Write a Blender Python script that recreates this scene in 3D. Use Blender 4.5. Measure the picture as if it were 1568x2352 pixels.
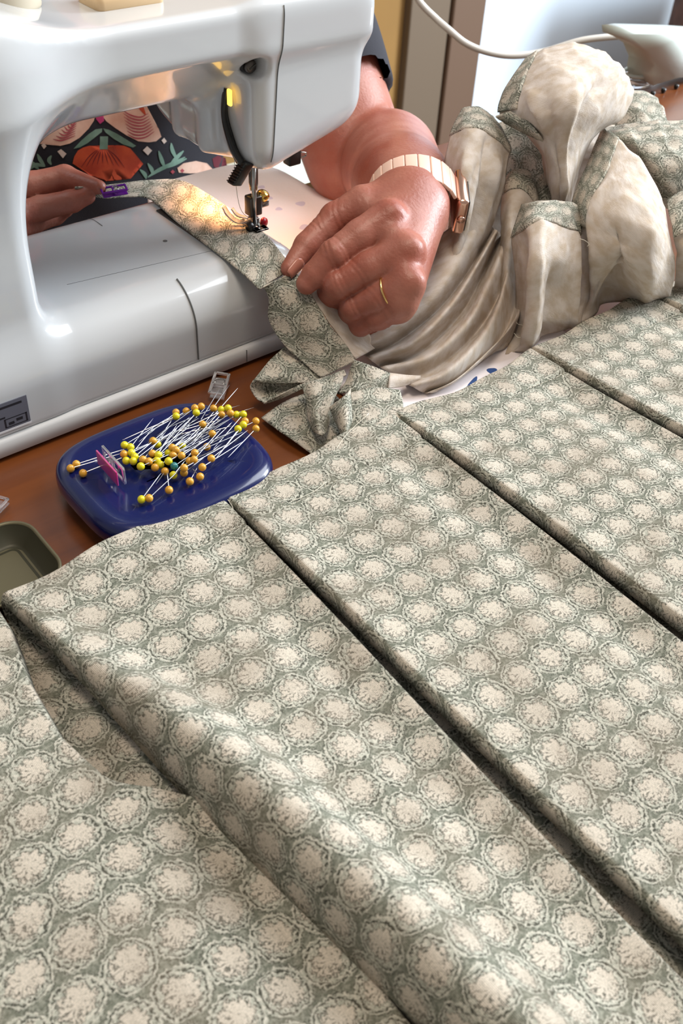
import bpy, bmesh, math, random
import numpy as np
from mathutils import Vector

for _o in list(bpy.data.objects):
    bpy.data.objects.remove(_o, do_unlink=True)
SC = bpy.context.scene
COL = SC.collection
random.seed(7)
T = 74.0            # table top above the floor, cm; all sizes below are cm above / on the table top


def W(p):
    return (p[0] * .01, p[1] * .01, (p[2] + T) * .01)


def lin(c):
    return tuple(((v / 255) / 12.92 if v / 255 <= .04045 else ((v / 255 + .055) / 1.055) ** 2.4) for v in c[:3]) + (1,)


# ------------------------------------------------------------------ camera
F, PITCH, ROLL, YAW = 2200., math.radians(42), math.radians(3.7), math.radians(42)
CAM = np.array([-30.2, -47.2, 38.0])
_f = np.array([math.sin(YAW) * math.cos(PITCH), math.cos(YAW) * math.cos(PITCH), -math.sin(PITCH)])
_r0 = np.array([math.cos(YAW), -math.sin(YAW), 0.])
_u0 = np.cross(_r0, _f)
_r = math.cos(ROLL) * _r0 + math.sin(ROLL) * _u0
_u = -math.sin(ROLL) * _r0 + math.cos(ROLL) * _u0
cd = bpy.data.cameras.new('camera')
cam = bpy.data.objects.new('camera', cd)
COL.objects.link(cam)
from mathutils import Matrix
cam.matrix_world = Matrix(((_r[0], _u[0], -_f[0], CAM[0] * .01), (_r[1], _u[1], -_f[1], CAM[1] * .01),
                           (_r[2], _u[2], -_f[2], (CAM[2] + T) * .01), (0, 0, 0, 1)))
cd.sensor_fit = 'VERTICAL'
cd.sensor_height = 36
cd.lens = F / 2352 * 36
cd.clip_start = .01
cd.dof.use_dof = True
cd.dof.focus_distance = .60
cd.dof.aperture_fstop = 16.0
SC.camera = cam


def ray(x, y):
    return (x - 784) / F * _r + (1176 - y) / F * _u + _f


def at(x, y, z):
    """point at height z above the table that stands where the photo shows (x, y)"""
    d = ray(x, y)
    return CAM + d * ((z - CAM[2]) / d[2])


def atY(x, y, Y):
    d = ray(x, y)
    return CAM + d * ((Y - CAM[1]) / d[1])


def atX(x, y, X):
    d = ray(x, y)
    return CAM + d * ((X - CAM[0]) / d[0])


# ------------------------------------------------------------------ world, lights, exposure
wd = bpy.data.worlds.new('world')
SC.world = wd
wd.use_nodes = True
wd.node_tree.nodes['Background'].inputs[0].default_value = (1.0, .94, .88, 1)
wd.node_tree.nodes['Background'].inputs[1].default_value = .38


def area_light(name, loc, target, sx, sy, power, color):
    ld = bpy.data.lights.new(name, 'AREA')
    ld.shape = 'RECTANGLE'
    ld.size, ld.size_y, ld.energy, ld.color = sx * .01, sy * .01, power, color
    o = bpy.data.objects.new(name, ld)
    COL.objects.link(o)
    o.location = W(loc)
    d = Vector(W(target)) - Vector(W(loc))
    o.rotation_euler = d.to_track_quat('-Z', 'Y').to_euler()
    return o


area_light('window_daylight', (160, -32, 150), (0, -8, 0), 140, 140, 66, (.90, .95, 1.0))
area_light('door_fill_light', (330, -90, 90), (210, 150, -10), 120, 120, 250, (.84, .93, 1.0))  # added fill that brightens the white door; no window is built there
area_light('rear_left_area_light', (-70, 130, 150), (0, 0, 5), 90, 110, 10, (.9, .95, 1.0))  # cool area light from behind left; no door stands there
area_light('ceiling_lamp', (-15, -25, 165), (-5, -10, 0), 50, 50, 15, (1, .86, .70))

SC.view_settings.view_transform = 'Standard'
SC.view_settings.look = 'None'
SC.view_settings.exposure = -0.2
SC.view_settings.gamma = 1
SC.view_settings.use_curve_mapping = False


# ------------------------------------------------------------------ materials
MAT = {}


def mat(name, col, rough=.5, metal=0., coat=0., trans=0., emit=None, estr=0., bump=0., bscale=30., sss=0., ior=1.45,
        noise=0., nscale=6., col2=None, sheen=0.):
    m = bpy.data.materials.new(name)
    m.use_nodes = True
    nt = m.node_tree
    b = nt.nodes['Principled BSDF']
    b.inputs['Base Color'].default_value = lin(col)
    b.inputs['Roughness'].default_value = rough
    b.inputs['Metallic'].default_value = metal
    b.inputs['Coat Weight'].default_value = coat
    b.inputs['Coat Roughness'].default_value = .06
    b.inputs['Transmission Weight'].default_value = trans
    b.inputs['IOR'].default_value = ior
    b.inputs['Sheen Weight'].default_value = sheen
    if sss:
        b.inputs['Subsurface Weight'].default_value = sss
        b.inputs['Subsurface Radius'].default_value = (.006, .0025, .0012)
        b.inputs['Subsurface Scale'].default_value = 1
    if emit:
        b.inputs['Emission Color'].default_value = lin(emit)
        b.inputs['Emission Strength'].default_value = estr
    if noise or bump:
        tc = nt.nodes.new('ShaderNodeTexCoord')
    if noise:
        n = nt.nodes.new('ShaderNodeTexNoise')
        n.inputs['Scale'].default_value = nscale
        n.inputs['Detail'].default_value = 5
        nt.links.new(tc.outputs['Object'], n.inputs['Vector'])
        mx = nt.nodes.new('ShaderNodeMix')
        mx.data_type = 'RGBA'
        mx.inputs['A'].default_value = lin(col)
        mx.inputs['B'].default_value = lin(col2 or tuple(v * (1 - noise) for v in col))
        mr = nt.nodes.new('ShaderNodeMapRange')
        mr.inputs['From Min'].default_value = .35
        mr.inputs['From Max'].default_value = .65
        nt.links.new(n.outputs['Fac'], mr.inputs['Value'])
        nt.links.new(mr.outputs['Result'], mx.inputs['Factor'])
        nt.links.new(mx.outputs['Result'], b.inputs['Base Color'])
    if bump:
        n2 = nt.nodes.new('ShaderNodeTexNoise')
        n2.inputs['Scale'].default_value = bscale
        n2.inputs['Detail'].default_value = 4
        nt.links.new(tc.outputs['Object'], n2.inputs['Vector'])
        bp = nt.nodes.new('ShaderNodeBump')
        bp.inputs['Strength'].default_value = bump
        bp.inputs['Distance'].default_value = .001
        nt.links.new(n2.outputs['Fac'], bp.inputs['Height'])
        nt.links.new(bp.outputs['Normal'], b.inputs['Normal'])
    MAT[name] = m
    return m


class NB:
    """small helper for node maths"""
    def __init__(s, nt):
        s.nt = nt

    def m(s, op, a, b=None, c=None):
        n = s.nt.nodes.new('ShaderNodeMath')
        n.operation = op
        for i, v in enumerate((a, b, c)):
            if v is None:
                continue
            if isinstance(v, (int, float)):
                n.inputs[i].default_value = v
            else:
                s.nt.links.new(v, n.inputs[i])
        return n.outputs[0]

    def rng(s, v, a, b, c=0., d=1.):
        n = s.nt.nodes.new('ShaderNodeMapRange')
        n.interpolation_type = 'SMOOTHSTEP'
        n.clamp = True
        for k, x in zip(('From Min', 'From Max', 'To Min', 'To Max'), (a, b, c, d)):
            n.inputs[k].default_value = x
        s.nt.links.new(v, n.inputs['Value'])
        return n.outputs['Result']

    def mix(s, f, a, b):
        n = s.nt.nodes.new('ShaderNodeMix')
        n.data_type = 'RGBA'
        for k, v in (('Factor', f), ('A', a), ('B', b)):
            if isinstance(v, (tuple, float, int)):
                n.inputs[k].default_value = v
            else:
                s.nt.links.new(v, n.inputs[k])
        return n.outputs['Result']

    def noise(s, vec, scale, detail=3., rough=.55):
        n = s.nt.nodes.new('ShaderNodeTexNoise')
        n.inputs['Scale'].default_value = scale
        n.inputs['Detail'].default_value = detail
        n.inputs['Roughness'].default_value = rough
        s.nt.links.new(vec, n.inputs['Vector'])
        return n.outputs['Fac']


def weave(nb, u, v, b, strength=.35, dens=95.):
    a = nb.m('SINE', nb.m('MULTIPLY', u, dens))
    c = nb.m('SINE', nb.m('MULTIPLY', v, dens))
    h = nb.m('ADD', nb.m('MULTIPLY', a, .35), nb.m('MULTIPLY', c, .65))
    bp = nb.nt.nodes.new('ShaderNodeBump')
    bp.inputs['Strength'].default_value = strength
    bp.inputs['Distance'].default_value = .0003
    nb.nt.links.new(h, bp.inputs['Height'])
    nb.nt.links.new(bp.outputs['Normal'], b.inputs['Normal'])
    return h


def print_cloth(name):
    """block printed cotton: rows of ringed cream flowers on sage green; UV map holds centimetres"""
    m = bpy.data.materials.new(name)
    m.use_nodes = True
    nt = m.node_tree
    b = nt.nodes['Principled BSDF']
    nb = NB(nt)
    uv = nt.nodes.new('ShaderNodeUVMap')
    sp = nt.nodes.new('ShaderNodeSeparateXYZ')
    nt.links.new(uv.outputs[0], sp.inputs[0])
    U0, V0 = sp.outputs[0], sp.outputs[1]
    # hand printed wobble
    n1 = nb.noise(uv.outputs[0], 1.1, 2)
    n2 = nb.noise(uv.outputs[0], 5.5, 3)
    n3 = nb.noise(uv.outputs[0], 16., 3)
    off = nt.nodes.new('ShaderNodeVectorMath')
    off.operation = 'ADD'
    off.inputs[1].default_value = (17.3, 9.1, 0)
    nt.links.new(uv.outputs[0], off.inputs[0])
    n1b = nb.noise(off.outputs[0], 1.1, 2)
    n2b = nb.noise(off.outputs[0], 5.5, 3)
    big = nb.noise(uv.outputs[0], .28, 2)
    U = nb.m('ADD', U0, nb.m('ADD', nb.m('MULTIPLY', nb.m('SUBTRACT', n1, .5), .45), nb.m('MULTIPLY', nb.m('SUBTRACT', n2, .5), .42)))
    V = nb.m('ADD', V0, nb.m('ADD', nb.m('MULTIPLY', nb.m('SUBTRACT', n1b, .5), .45), nb.m('MULTIPLY', nb.m('SUBTRACT', n2b, .5), .42)))
    A, B = 2.05, 1.92
    row = nb.m('FLOOR', nb.m('DIVIDE', V, B))
    sh = nb.m('MULTIPLY', nb.m('FLOORED_MODULO', row, 2.), A * .5)
    us = nb.m('DIVIDE', nb.m('ADD', U, sh), A)
    lx = nb.m('MULTIPLY', nb.m('SUBTRACT', nb.m('FRACT', us), .5), 2.)
    ly = nb.m('MULTIPLY', nb.m('SUBTRACT', nb.m('FRACT', nb.m('DIVIDE', V, B)), .5), 2.)
    cell = nb.m('ADD', nb.m('FLOOR', us), nb.m('MULTIPLY', row, 7.31))
    crand = nb.m('FRACT', nb.m('MULTIPLY', nb.m('SINE', nb.m('MULTIPLY', cell, 12.9898)), 437.585))
    r = nb.m('SQRT', nb.m('ADD', nb.m('MULTIPLY', lx, lx), nb.m('MULTIPLY', ly, ly)))
    r = nb.m('MULTIPLY', r, .93)
    th = nb.m('ARCTAN2', ly, lx)
    # ground
    g1, g2, g3 = lin((110, 113, 100)), lin((150, 151, 137)), lin((66, 66, 57))
    ground = nb.mix(nb.rng(n2, .38, .64), g1, g2)
    ground = nb.mix(nb.rng(n3, .55, .68), ground, g3)
    cream = nb.mix(nb.rng(n3, .38, .62), lin((218, 207, 191)), lin((190, 182, 167)))
    pale = nb.mix(nb.rng(n2b, .35, .65), lin((206, 202, 187)), lin((168, 169, 155)))
    dark = lin((68, 69, 60))
    brk = nb.rng(n3, .40, .54)
    col = nb.mix(nb.rng(r, 1.02, .95), ground, pale)                          # outer ring
    col = nb.mix(nb.m('MULTIPLY', nb.rng(nb.m('ABSOLUTE', nb.m('SUBTRACT', r, .99)), .05, .015), brk), col, dark)
    col = nb.mix(nb.m('MULTIPLY', nb.rng(nb.m('ABSOLUTE', nb.m('SUBTRACT', r, .835)), .06, .02), nb.rng(n2, .36, .5)), col, dark)
    rag = nb.m('ADD', nb.m('MULTIPLY', nb.m('SINE', nb.m('ADD', nb.m('MULTIPLY', th, 8.), nb.m('MULTIPLY', n2, 16.))), .085), .62)
    rag = nb.m('ADD', rag, nb.m('MULTIPLY', nb.m('SUBTRACT', n3, .5), .35))
    rr = nb.m('SUBTRACT', r, rag)
    col = nb.mix(nb.rng(rr, .06, -.03), col, cream)
    line2 = nb.m('MULTIPLY', nb.rng(nb.m('ABSOLUTE', nb.m('ADD', rr, .0)), .075, .025), nb.rng(n3, .38, .5))
    col = nb.mix(line2, col, dark)
    # petal strokes, heavier on one side of each block
    st = nb.m('SINE', nb.m('ADD', nb.m('MULTIPLY', th, 9.), nb.m('MULTIPLY', n2b, 22.)))
    side = nb.rng(nb.m('ADD', nb.m('ADD', nb.m('MULTIPLY', ly, -.5), nb.m('MULTIPLY', lx, -.5)), nb.m('MULTIPLY', nb.m('SUBTRACT', n2, .5), 2.2)), -.25, .1)
    stroke = nb.m('MULTIPLY', nb.m('MULTIPLY', nb.rng(st, .45, .85), nb.rng(r, .05, .2)), nb.m('MULTIPLY', nb.rng(rr, .02, -.06), side))
    col = nb.mix(nb.m('MULTIPLY', stroke, .85), col, dark)
    fine = nb.m('MULTIPLY', nb.rng(nb.noise(uv.outputs[0], 26., 2), .58, .66), .35)
    col = nb.mix(fine, col, g3)
    # tonal drift of the dye
    col = nb.mix(nb.m('MULTIPLY', nb.rng(big, .42, .68), .3), col, lin((128, 112, 94)))
    h = weave(nb, U0, V0, b, .5)
    col = nb.mix(nb.m('MULTIPLY', nb.rng(h, .2, -.9), .24), col, lin((78, 74, 64)))
    nt.links.new(col, b.inputs['Base Color'])
    b.inputs['Roughness'].default_value = .92
    b.inputs['Specular IOR Level'].default_value = .2
    b.inputs['Sheen Weight'].default_value = .03
    MAT[name] = m


def plain_cloth(name, c1, c2):
    m = bpy.data.materials.new(name)
    m.use_nodes = True
    nt = m.node_tree
    b = nt.nodes['Principled BSDF']
    nb = NB(nt)
    uv = nt.nodes.new('ShaderNodeUVMap')
    sp = nt.nodes.new('ShaderNodeSeparateXYZ')
    nt.links.new(uv.outputs[0], sp.inputs[0])
    col = nb.mix(nb.rng(nb.noise(uv.outputs[0], .9, 4), .35, .68), lin(c1), lin(c2))
    h = weave(nb, sp.outputs[0], sp.outputs[1], b, .3)
    col = nb.mix(nb.m('MULTIPLY', nb.rng(h, .2, -.9), .08), col, lin((150, 135, 115)))
    wv = [l.from_node for l in nt.links if l.to_socket == b.inputs['Normal']][0]
    b2 = nt.nodes.new('ShaderNodeBump')
    b2.inputs['Strength'].default_value = .3
    b2.inputs['Distance'].default_value = .004
    nt.links.new(nb.noise(uv.outputs[0], .75, 5, .6), b2.inputs['Height'])
    nt.links.new(b2.outputs['Normal'], wv.inputs['Normal'])
    nt.links.new(col, b.inputs['Base Color'])
    b.inputs['Roughness'].default_value = .95
    b.inputs['Specular IOR Level'].default_value = .15
    b.inputs['Sheen Weight'].default_value = .02
    MAT[name] = m


def wood(name, c1, c2, c3, sc=1.):
    m = bpy.data.materials.new(name)
    m.use_nodes = True
    nt = m.node_tree
    b = nt.nodes['Principled BSDF']
    nb = NB(nt)
    tc = nt.nodes.new('ShaderNodeTexCoord')
    mp = nt.nodes.new('ShaderNodeMapping')
    mp.inputs['Scale'].default_value = (2.2 * sc, 26 * sc, 10 * sc)
    nt.links.new(tc.outputs['Object'], mp.inputs[0])
    n = nb.noise(mp.outputs[0], 2.2, 6, .6)
    n2 = nb.noise(mp.outputs[0], .6, 2)
    col = nb.mix(nb.rng(n, .36, .64), lin(c1), lin(c2))
    col = nb.mix(nb.m('MULTIPLY', nb.rng(n2, .4, .65), .7), col, lin(c3))
    nt.links.new(col, b.inputs['Base Color'])
    b.inputs['Roughness'].default_value = .32
    b.inputs['Coat Weight'].default_value = .25
    b.inputs['Coat Roughness'].default_value = .2
    MAT[name] = m


print_cloth('printed_cotton')
plain_cloth('white_linen', (202, 192, 183), (184, 168, 150))  # second tone is warmed to imitate bounced warm light in the linen
wood('brown_wood', (104, 54, 20), (82, 38, 14), (120, 66, 26))
mat('white_plastic', (196, 199, 202), rough=.26, coat=.8)
mat('base_plastic', (196, 196, 196), rough=.4, coat=.2)
mat('seam_shadow', (96, 98, 98), rough=.6)
mat('black_plastic', (14, 14, 14), rough=.35, coat=.2)
mat('steel', (176, 176, 174), rough=.22, metal=1)
mat('dark_steel', (92, 88, 84), rough=.3, metal=1)
mat('brass', (232, 190, 98), rough=.18, metal=1)
mat('gold', (236, 196, 128), rough=.16, metal=1)
mat('rose_gold', (226, 184, 164), rough=.22, metal=1)
mat('watch_link', (238, 204, 186), rough=.4, coat=.2)
mat('red_plastic', (150, 6, 24), rough=.35)
mat('lamp_lens', (255, 226, 150), emit=(255, 196, 70), estr=2.6)
mat('plate_print', (98, 100, 112), rough=.5)
mat('plate_ink', (30, 30, 38), rough=.6)
mat('plate_rim', (214, 214, 218), rough=.4)
mat('skin', (164, 106, 90), rough=.42, sss=.08, noise=.1, nscale=38, col2=(150, 84, 68), bump=.35, bscale=420)
mat('nail', (172, 110, 92), rough=.25, coat=.3)
mat('hair', (62, 44, 32), rough=.55, noise=.4, nscale=60, bump=.6, bscale=200)
mat('eye_white', (226, 220, 214), rough=.3)
mat('eye_iris', (60, 76, 70), rough=.2)
mat('lips', (158, 84, 78), rough=.45)
mat('shirt_navy', (38, 38, 46), rough=.9, bump=.2, bscale=800)
mat('print_orange', (196, 82, 48), rough=.9, noise=.2, nscale=60, col2=(170, 60, 36))
mat('print_blush', (224, 190, 172), rough=.9, noise=.1, nscale=50, col2=(204, 160, 140))
mat('print_rose', (168, 72, 84), rough=.9)
mat('print_magenta', (186, 60, 116), rough=.9)
mat('print_green', (98, 128, 112), rough=.9, noise=.2, nscale=60, col2=(128, 160, 146))
mat('print_white', (222, 208, 198), rough=.9)
mat('print_maroon', (92, 24, 38), rough=.9)
mat('cobalt_plastic', (4, 18, 72), rough=.24, coat=.4)
mat('pin_yellow', (206, 196, 18), rough=.3, coat=.3)
mat('pin_ochre', (202, 148, 44), rough=.32, coat=.3)
mat('pin_teal', (36, 112, 116), rough=.3, coat=.3)
mat('pin_steel', (150, 150, 152), rough=.3, metal=1)
mat('clear_plastic', (240, 238, 240), rough=.08, trans=.9, ior=1.3)
mat('pink_plastic', (206, 28, 126), rough=.25, trans=.3)
mat('purple_plastic', (96, 16, 140), rough=.25, trans=.2)
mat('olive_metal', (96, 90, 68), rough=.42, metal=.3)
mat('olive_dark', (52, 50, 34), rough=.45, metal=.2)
mat('cream_thread', (188, 178, 158), rough=.7)
mat('thread_cap', (180, 168, 148), rough=.7)
mat('tan_plastic', (206, 176, 136), rough=.45)
mat('mat_cotton', (232, 224, 226), rough=.85, bump=.2, bscale=300)
mat('dot_blue', (44, 74, 128), rough=.85)
mat('dot_lilac', (196, 190, 210), rough=.85)
mat('stitch', (204, 198, 182), rough=.8)
mat('cord_white', (216, 212, 204), rough=.5)
mat('appliance_grey', (188, 198, 192), rough=.4)
mat('wall_tan', (138, 104, 56), rough=.9, noise=.06, nscale=3)
mat('trim_taupe', (98, 83, 67), rough=.6)
mat('trim_taupe_edge', (94, 72, 56), rough=.6)
mat('door_white', (214, 226, 238), rough=.5)
mat('baseboard_paint', (214, 218, 206), rough=.6)
wood('floor_boards', (120, 92, 70), (96, 72, 54), (132, 104, 80), .25)
wood('dark_wood', (84, 54, 42), (66, 40, 32), (92, 60, 46), 1.)


# ------------------------------------------------------------------ builders
def link(name, verts, faces, material, parent=None, smooth=True, uv=None, mats=None, fm=None):
    me = bpy.data.meshes.new(name)
    v = np.asarray(verts, dtype=np.float64)
    me.from_pydata([W(p) for p in v.tolist()], [], faces if isinstance(faces, list) else faces.tolist())
    if smooth:
        me.polygons.foreach_set('use_smooth', [True] * len(me.polygons))
    if uv is not None:
        ul = me.uv_layers.new(name='UVMap')
        li = np.empty(len(me.loops), dtype=np.int32)
        me.loops.foreach_get('vertex_index', li)
        ul.data.foreach_set('uv', np.asarray(uv, dtype=np.float32)[li].ravel())
    me.materials.append(MAT[material])
    o = bpy.data.objects.new(name, me)
    COL.objects.link(o)
    if parent is not None:
        o.parent = parent
        o.matrix_parent_inverse = Matrix.Translation(-parent.location)
    me.update()
    return o


def thing(name, label, cat, loc, group=None):
    o = bpy.data.objects.new(name, None)
    COL.objects.link(o)
    o.empty_display_size = .02
    o.location = W(loc)
    tag(o, label, cat, group)
    return o


def tag(o, label, cat, group=None):
    o['label'] = label
    o['category'] = cat
    if group:
        o['group'] = group
    return o


def struct(o):
    o['kind'] = 'structure'
    return o


class MB:
    def __init__(s):
        s.v, s.f = [], []

    def add(s, v, f):
        n = len(s.v)
        s.v += [tuple(float(c) for c in p) for p in v]
        s.f += [[i + n for i in q] for q in f]
        return s

    def box(s, lo, hi, bev=0.):
        x0, y0, z0 = lo
        x1, y1, z1 = hi
        if bev <= 0:
            v = [(x0, y0, z0), (x1, y0, z0), (x1, y1, z0), (x0, y1, z0), (x0, y0, z1), (x1, y0, z1), (x1, y1, z1), (x0, y1, z1)]
            return s.add(v, [[0, 3, 2, 1], [4, 5, 6, 7], [0, 1, 5, 4], [1, 2, 6, 5], [2, 3, 7, 6], [3, 0, 4, 7]])
        bm = bmesh.new()
        r = bmesh.ops.create_cube(bm, size=1)
        for q in bm.verts:
            q.co = Vector((x0 + (q.co.x + .5) * (x1 - x0), y0 + (q.co.y + .5) * (y1 - y0), z0 + (q.co.z + .5) * (z1 - z0)))
        bmesh.ops.bevel(bm, geom=bm.edges[:], offset=bev, segments=3, profile=.5, affect='EDGES')
        bm.verts.index_update()
        s.add([q.co for q in bm.verts], [[w.index for w in q.verts] for q in bm.faces])
        bm.free()
        return s

    def obox(s, c, ax, ay, az, bev=0.):
        """box with centre c and half-axes ax, ay, az"""
        t = MB().box((-1, -1, -1), (1, 1, 1), 0)
        if bev:
            la, lb, lc = [np.linalg.norm(q) for q in (ax, ay, az)]
            t = MB().box((-la, -lb, -lc), (la, lb, lc), bev)
            ax, ay, az = np.array(ax) / la, np.array(ay) / lb, np.array(az) / lc
        c, ax, ay, az = [np.array(q, float) for q in (c, ax, ay, az)]
        return s.add([c + p[0] * ax + p[1] * ay + p[2] * az for p in t.v], t.f)

    def lathe(s, c, axis, prof, n=20, cap=True):
        c, a = np.array(c, float), np.array(axis, float)
        a /= np.linalg.norm(a)
        e = np.array([1, 0, 0]) if abs(a[0]) < .8 else np.array([0, 1, 0])
        p = np.cross(a, e)
        p /= np.linalg.norm(p)
        q = np.cross(a, p)
        v, f = [], []
        for (r, h) in prof:
            for k in range(n):
                t = 2 * math.pi * k / n
                v.append(c + a * h + (p * math.cos(t) + q * math.sin(t)) * r)
        for i in range(len(prof) - 1):
            for k in range(n):
                f.append([i * n + k, i * n + (k + 1) % n, (i + 1) * n + (k + 1) % n, (i + 1) * n + k])
        if cap:
            f.append(list(range(n))[::-1])
            f.append([(len(prof) - 1) * n + k for k in range(n)])
        return s.add(v, f)

    def tube(s, pts, rad, n=8, res=6, closed=False):
        P = np.array(pts, float)
        if res > 1 and len(P) > 2:
            if closed:
                P = np.vstack([P[-1:], P, P[:2]])
                Q = cr(P, (len(P) - 1) * res + 1)
                P = Q[res:-res]
            else:
                P = cr(P, (len(P) - 1) * res + 1)
        R = np.full(len(P), rad) if np.isscalar(rad) else np.interp(np.linspace(0, 1, len(P)), np.linspace(0, 1, len(rad)), rad)
        tg = np.gradient(P, axis=0)
        tg /= np.linalg.norm(tg, axis=1)[:, None] + 1e-9
        nrm = np.cross(tg[0], [0.3, .2, 1])
        nrm /= np.linalg.norm(nrm)
        v, f = [], []
        for i in range(len(P)):
            nrm = nrm - tg[i] * (nrm @ tg[i])
            nrm /= np.linalg.norm(nrm)
            bi = np.cross(tg[i], nrm)
            for k in range(n):
                t = 2 * math.pi * k / n
                v.append(P[i] + R[i] * (nrm * math.cos(t) + bi * math.sin(t)))
        for i in range(len(P) - 1):
            for k in range(n):
                f.append([i * n + k, i * n + (k + 1) % n, (i + 1) * n + (k + 1) % n, (i + 1) * n + k])
        if not closed:
            f.append(list(range(n))[::-1])
            f.append([(len(P) - 1) * n + k for k in range(n)])
        return s.add(v, f)

    def build(s, name, material, parent=None, smooth=False):
        return link(name, s.v, s.f, material, parent, smooth)


def cr(P, m):
    """Catmull-Rom through the points along axis 0, m samples"""
    P = np.asarray(P, float)
    n = len(P)
    Q = np.concatenate([2 * P[:1] - P[1:2], P, 2 * P[-1:] - P[-2:-1]])
    t = np.linspace(0, n - 1, m)
    i = np.minimum(t.astype(int), n - 2)
    u = (t - i).reshape((-1,) + (1,) * (P.ndim - 1))
    a, b, c, d = Q[i], Q[i + 1], Q[i + 2], Q[i + 3]
    return .5 * (2 * b + (c - a) * u + (2 * a - 5 * b + 4 * c - d) * u * u + (3 * b - a - 3 * c + d) * u ** 3)


def grid_faces(nr, nc):
    i = np.arange(nr - 1)[:, None] * nc + np.arange(nc - 1)[None, :]
    return np.stack([i, i + 1, i + nc + 1, i + nc], -1).reshape(-1, 4)


def cloth(name, G, material, parent, thick=.09, uv=None, uvoff=(0, 0), rot=0.):
    """a sheet from a grid of points G[rows, cols, 3], with UV in cm and real thickness"""
    nr, nc = G.shape[:2]
    if uv is None:
        du = np.linalg.norm(np.diff(G, axis=1), axis=2)
        dv = np.linalg.norm(np.diff(G, axis=0), axis=2)
        u = np.concatenate([np.zeros((nr, 1)), np.cumsum(du, 1)], 1)
        u = u - u[:, -1:] / 2
        v = np.concatenate([np.zeros((1, nc)), np.cumsum(dv, 0)], 0)
        u = .5 * u + .5 * u.mean(0)[None]
        v = .5 * v + .5 * v.mean(1)[:, None]
        c, s_ = math.cos(rot), math.sin(rot)
        uv = np.stack([c * u - s_ * v + uvoff[0], s_ * u + c * v + uvoff[1]], -1)
    o = link(name, G.reshape(-1, 3), grid_faces(nr, nc), material, parent, True, uv.reshape(-1, 2))
    md = o.modifiers.new('thickness', 'SOLIDIFY')
    md.thickness = thick * .01
    md.offset = 0
    return o


def loft(rows, nr=40, nc=40):
    """smooth grid through rows of points; rows may have different counts"""
    m = max(len(r) for r in rows)
    R = np.stack([cr(np.array(r, float), nc) for r in rows])
    return cr(R, nr) if len(rows) > 2 else np.stack([R[0] + (R[1] - R[0]) * t for t in np.linspace(0, 1, nr)])


def px3(rows):
    return [[at(*p) for p in r] for r in rows]


# ---- signed distance shapes and a sparse surface-net mesher
def smin(a, b, k):
    h = np.maximum(k - np.abs(a - b), 0) / k
    return np.minimum(a, b) - h * h * k * .25


def smax(a, b, k):
    return -smin(-a, -b, k)


def s_cone(p, a, b, ra, rb):
    a, b = np.array(a, np.float32), np.array(b, np.float32)
    d = b - a
    t = np.clip(((p - a) @ d) / (d @ d), 0, 1)
    return np.linalg.norm(p - a - t[..., None] * d, axis=-1) - (ra + (rb - ra) * t)


def s_sph(p, c, r):
    return np.linalg.norm(p - np.array(c, np.float32), axis=-1) - r


def s_ell(p, c, r):
    q = (p - np.array(c, np.float32)) / np.array(r, np.float32)
    k0 = np.linalg.norm(q, axis=-1)
    return (k0 - 1) * min(r)


def s_box(p, lo, hi, r):
    lo, hi = np.array(lo, np.float32), np.array(hi, np.float32)
    q = np.abs(p - (lo + hi) / 2) - ((hi - lo) / 2 - r)
    return np.linalg.norm(np.maximum(q, 0), axis=-1) + np.minimum(q.max(-1), 0) - r


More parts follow.
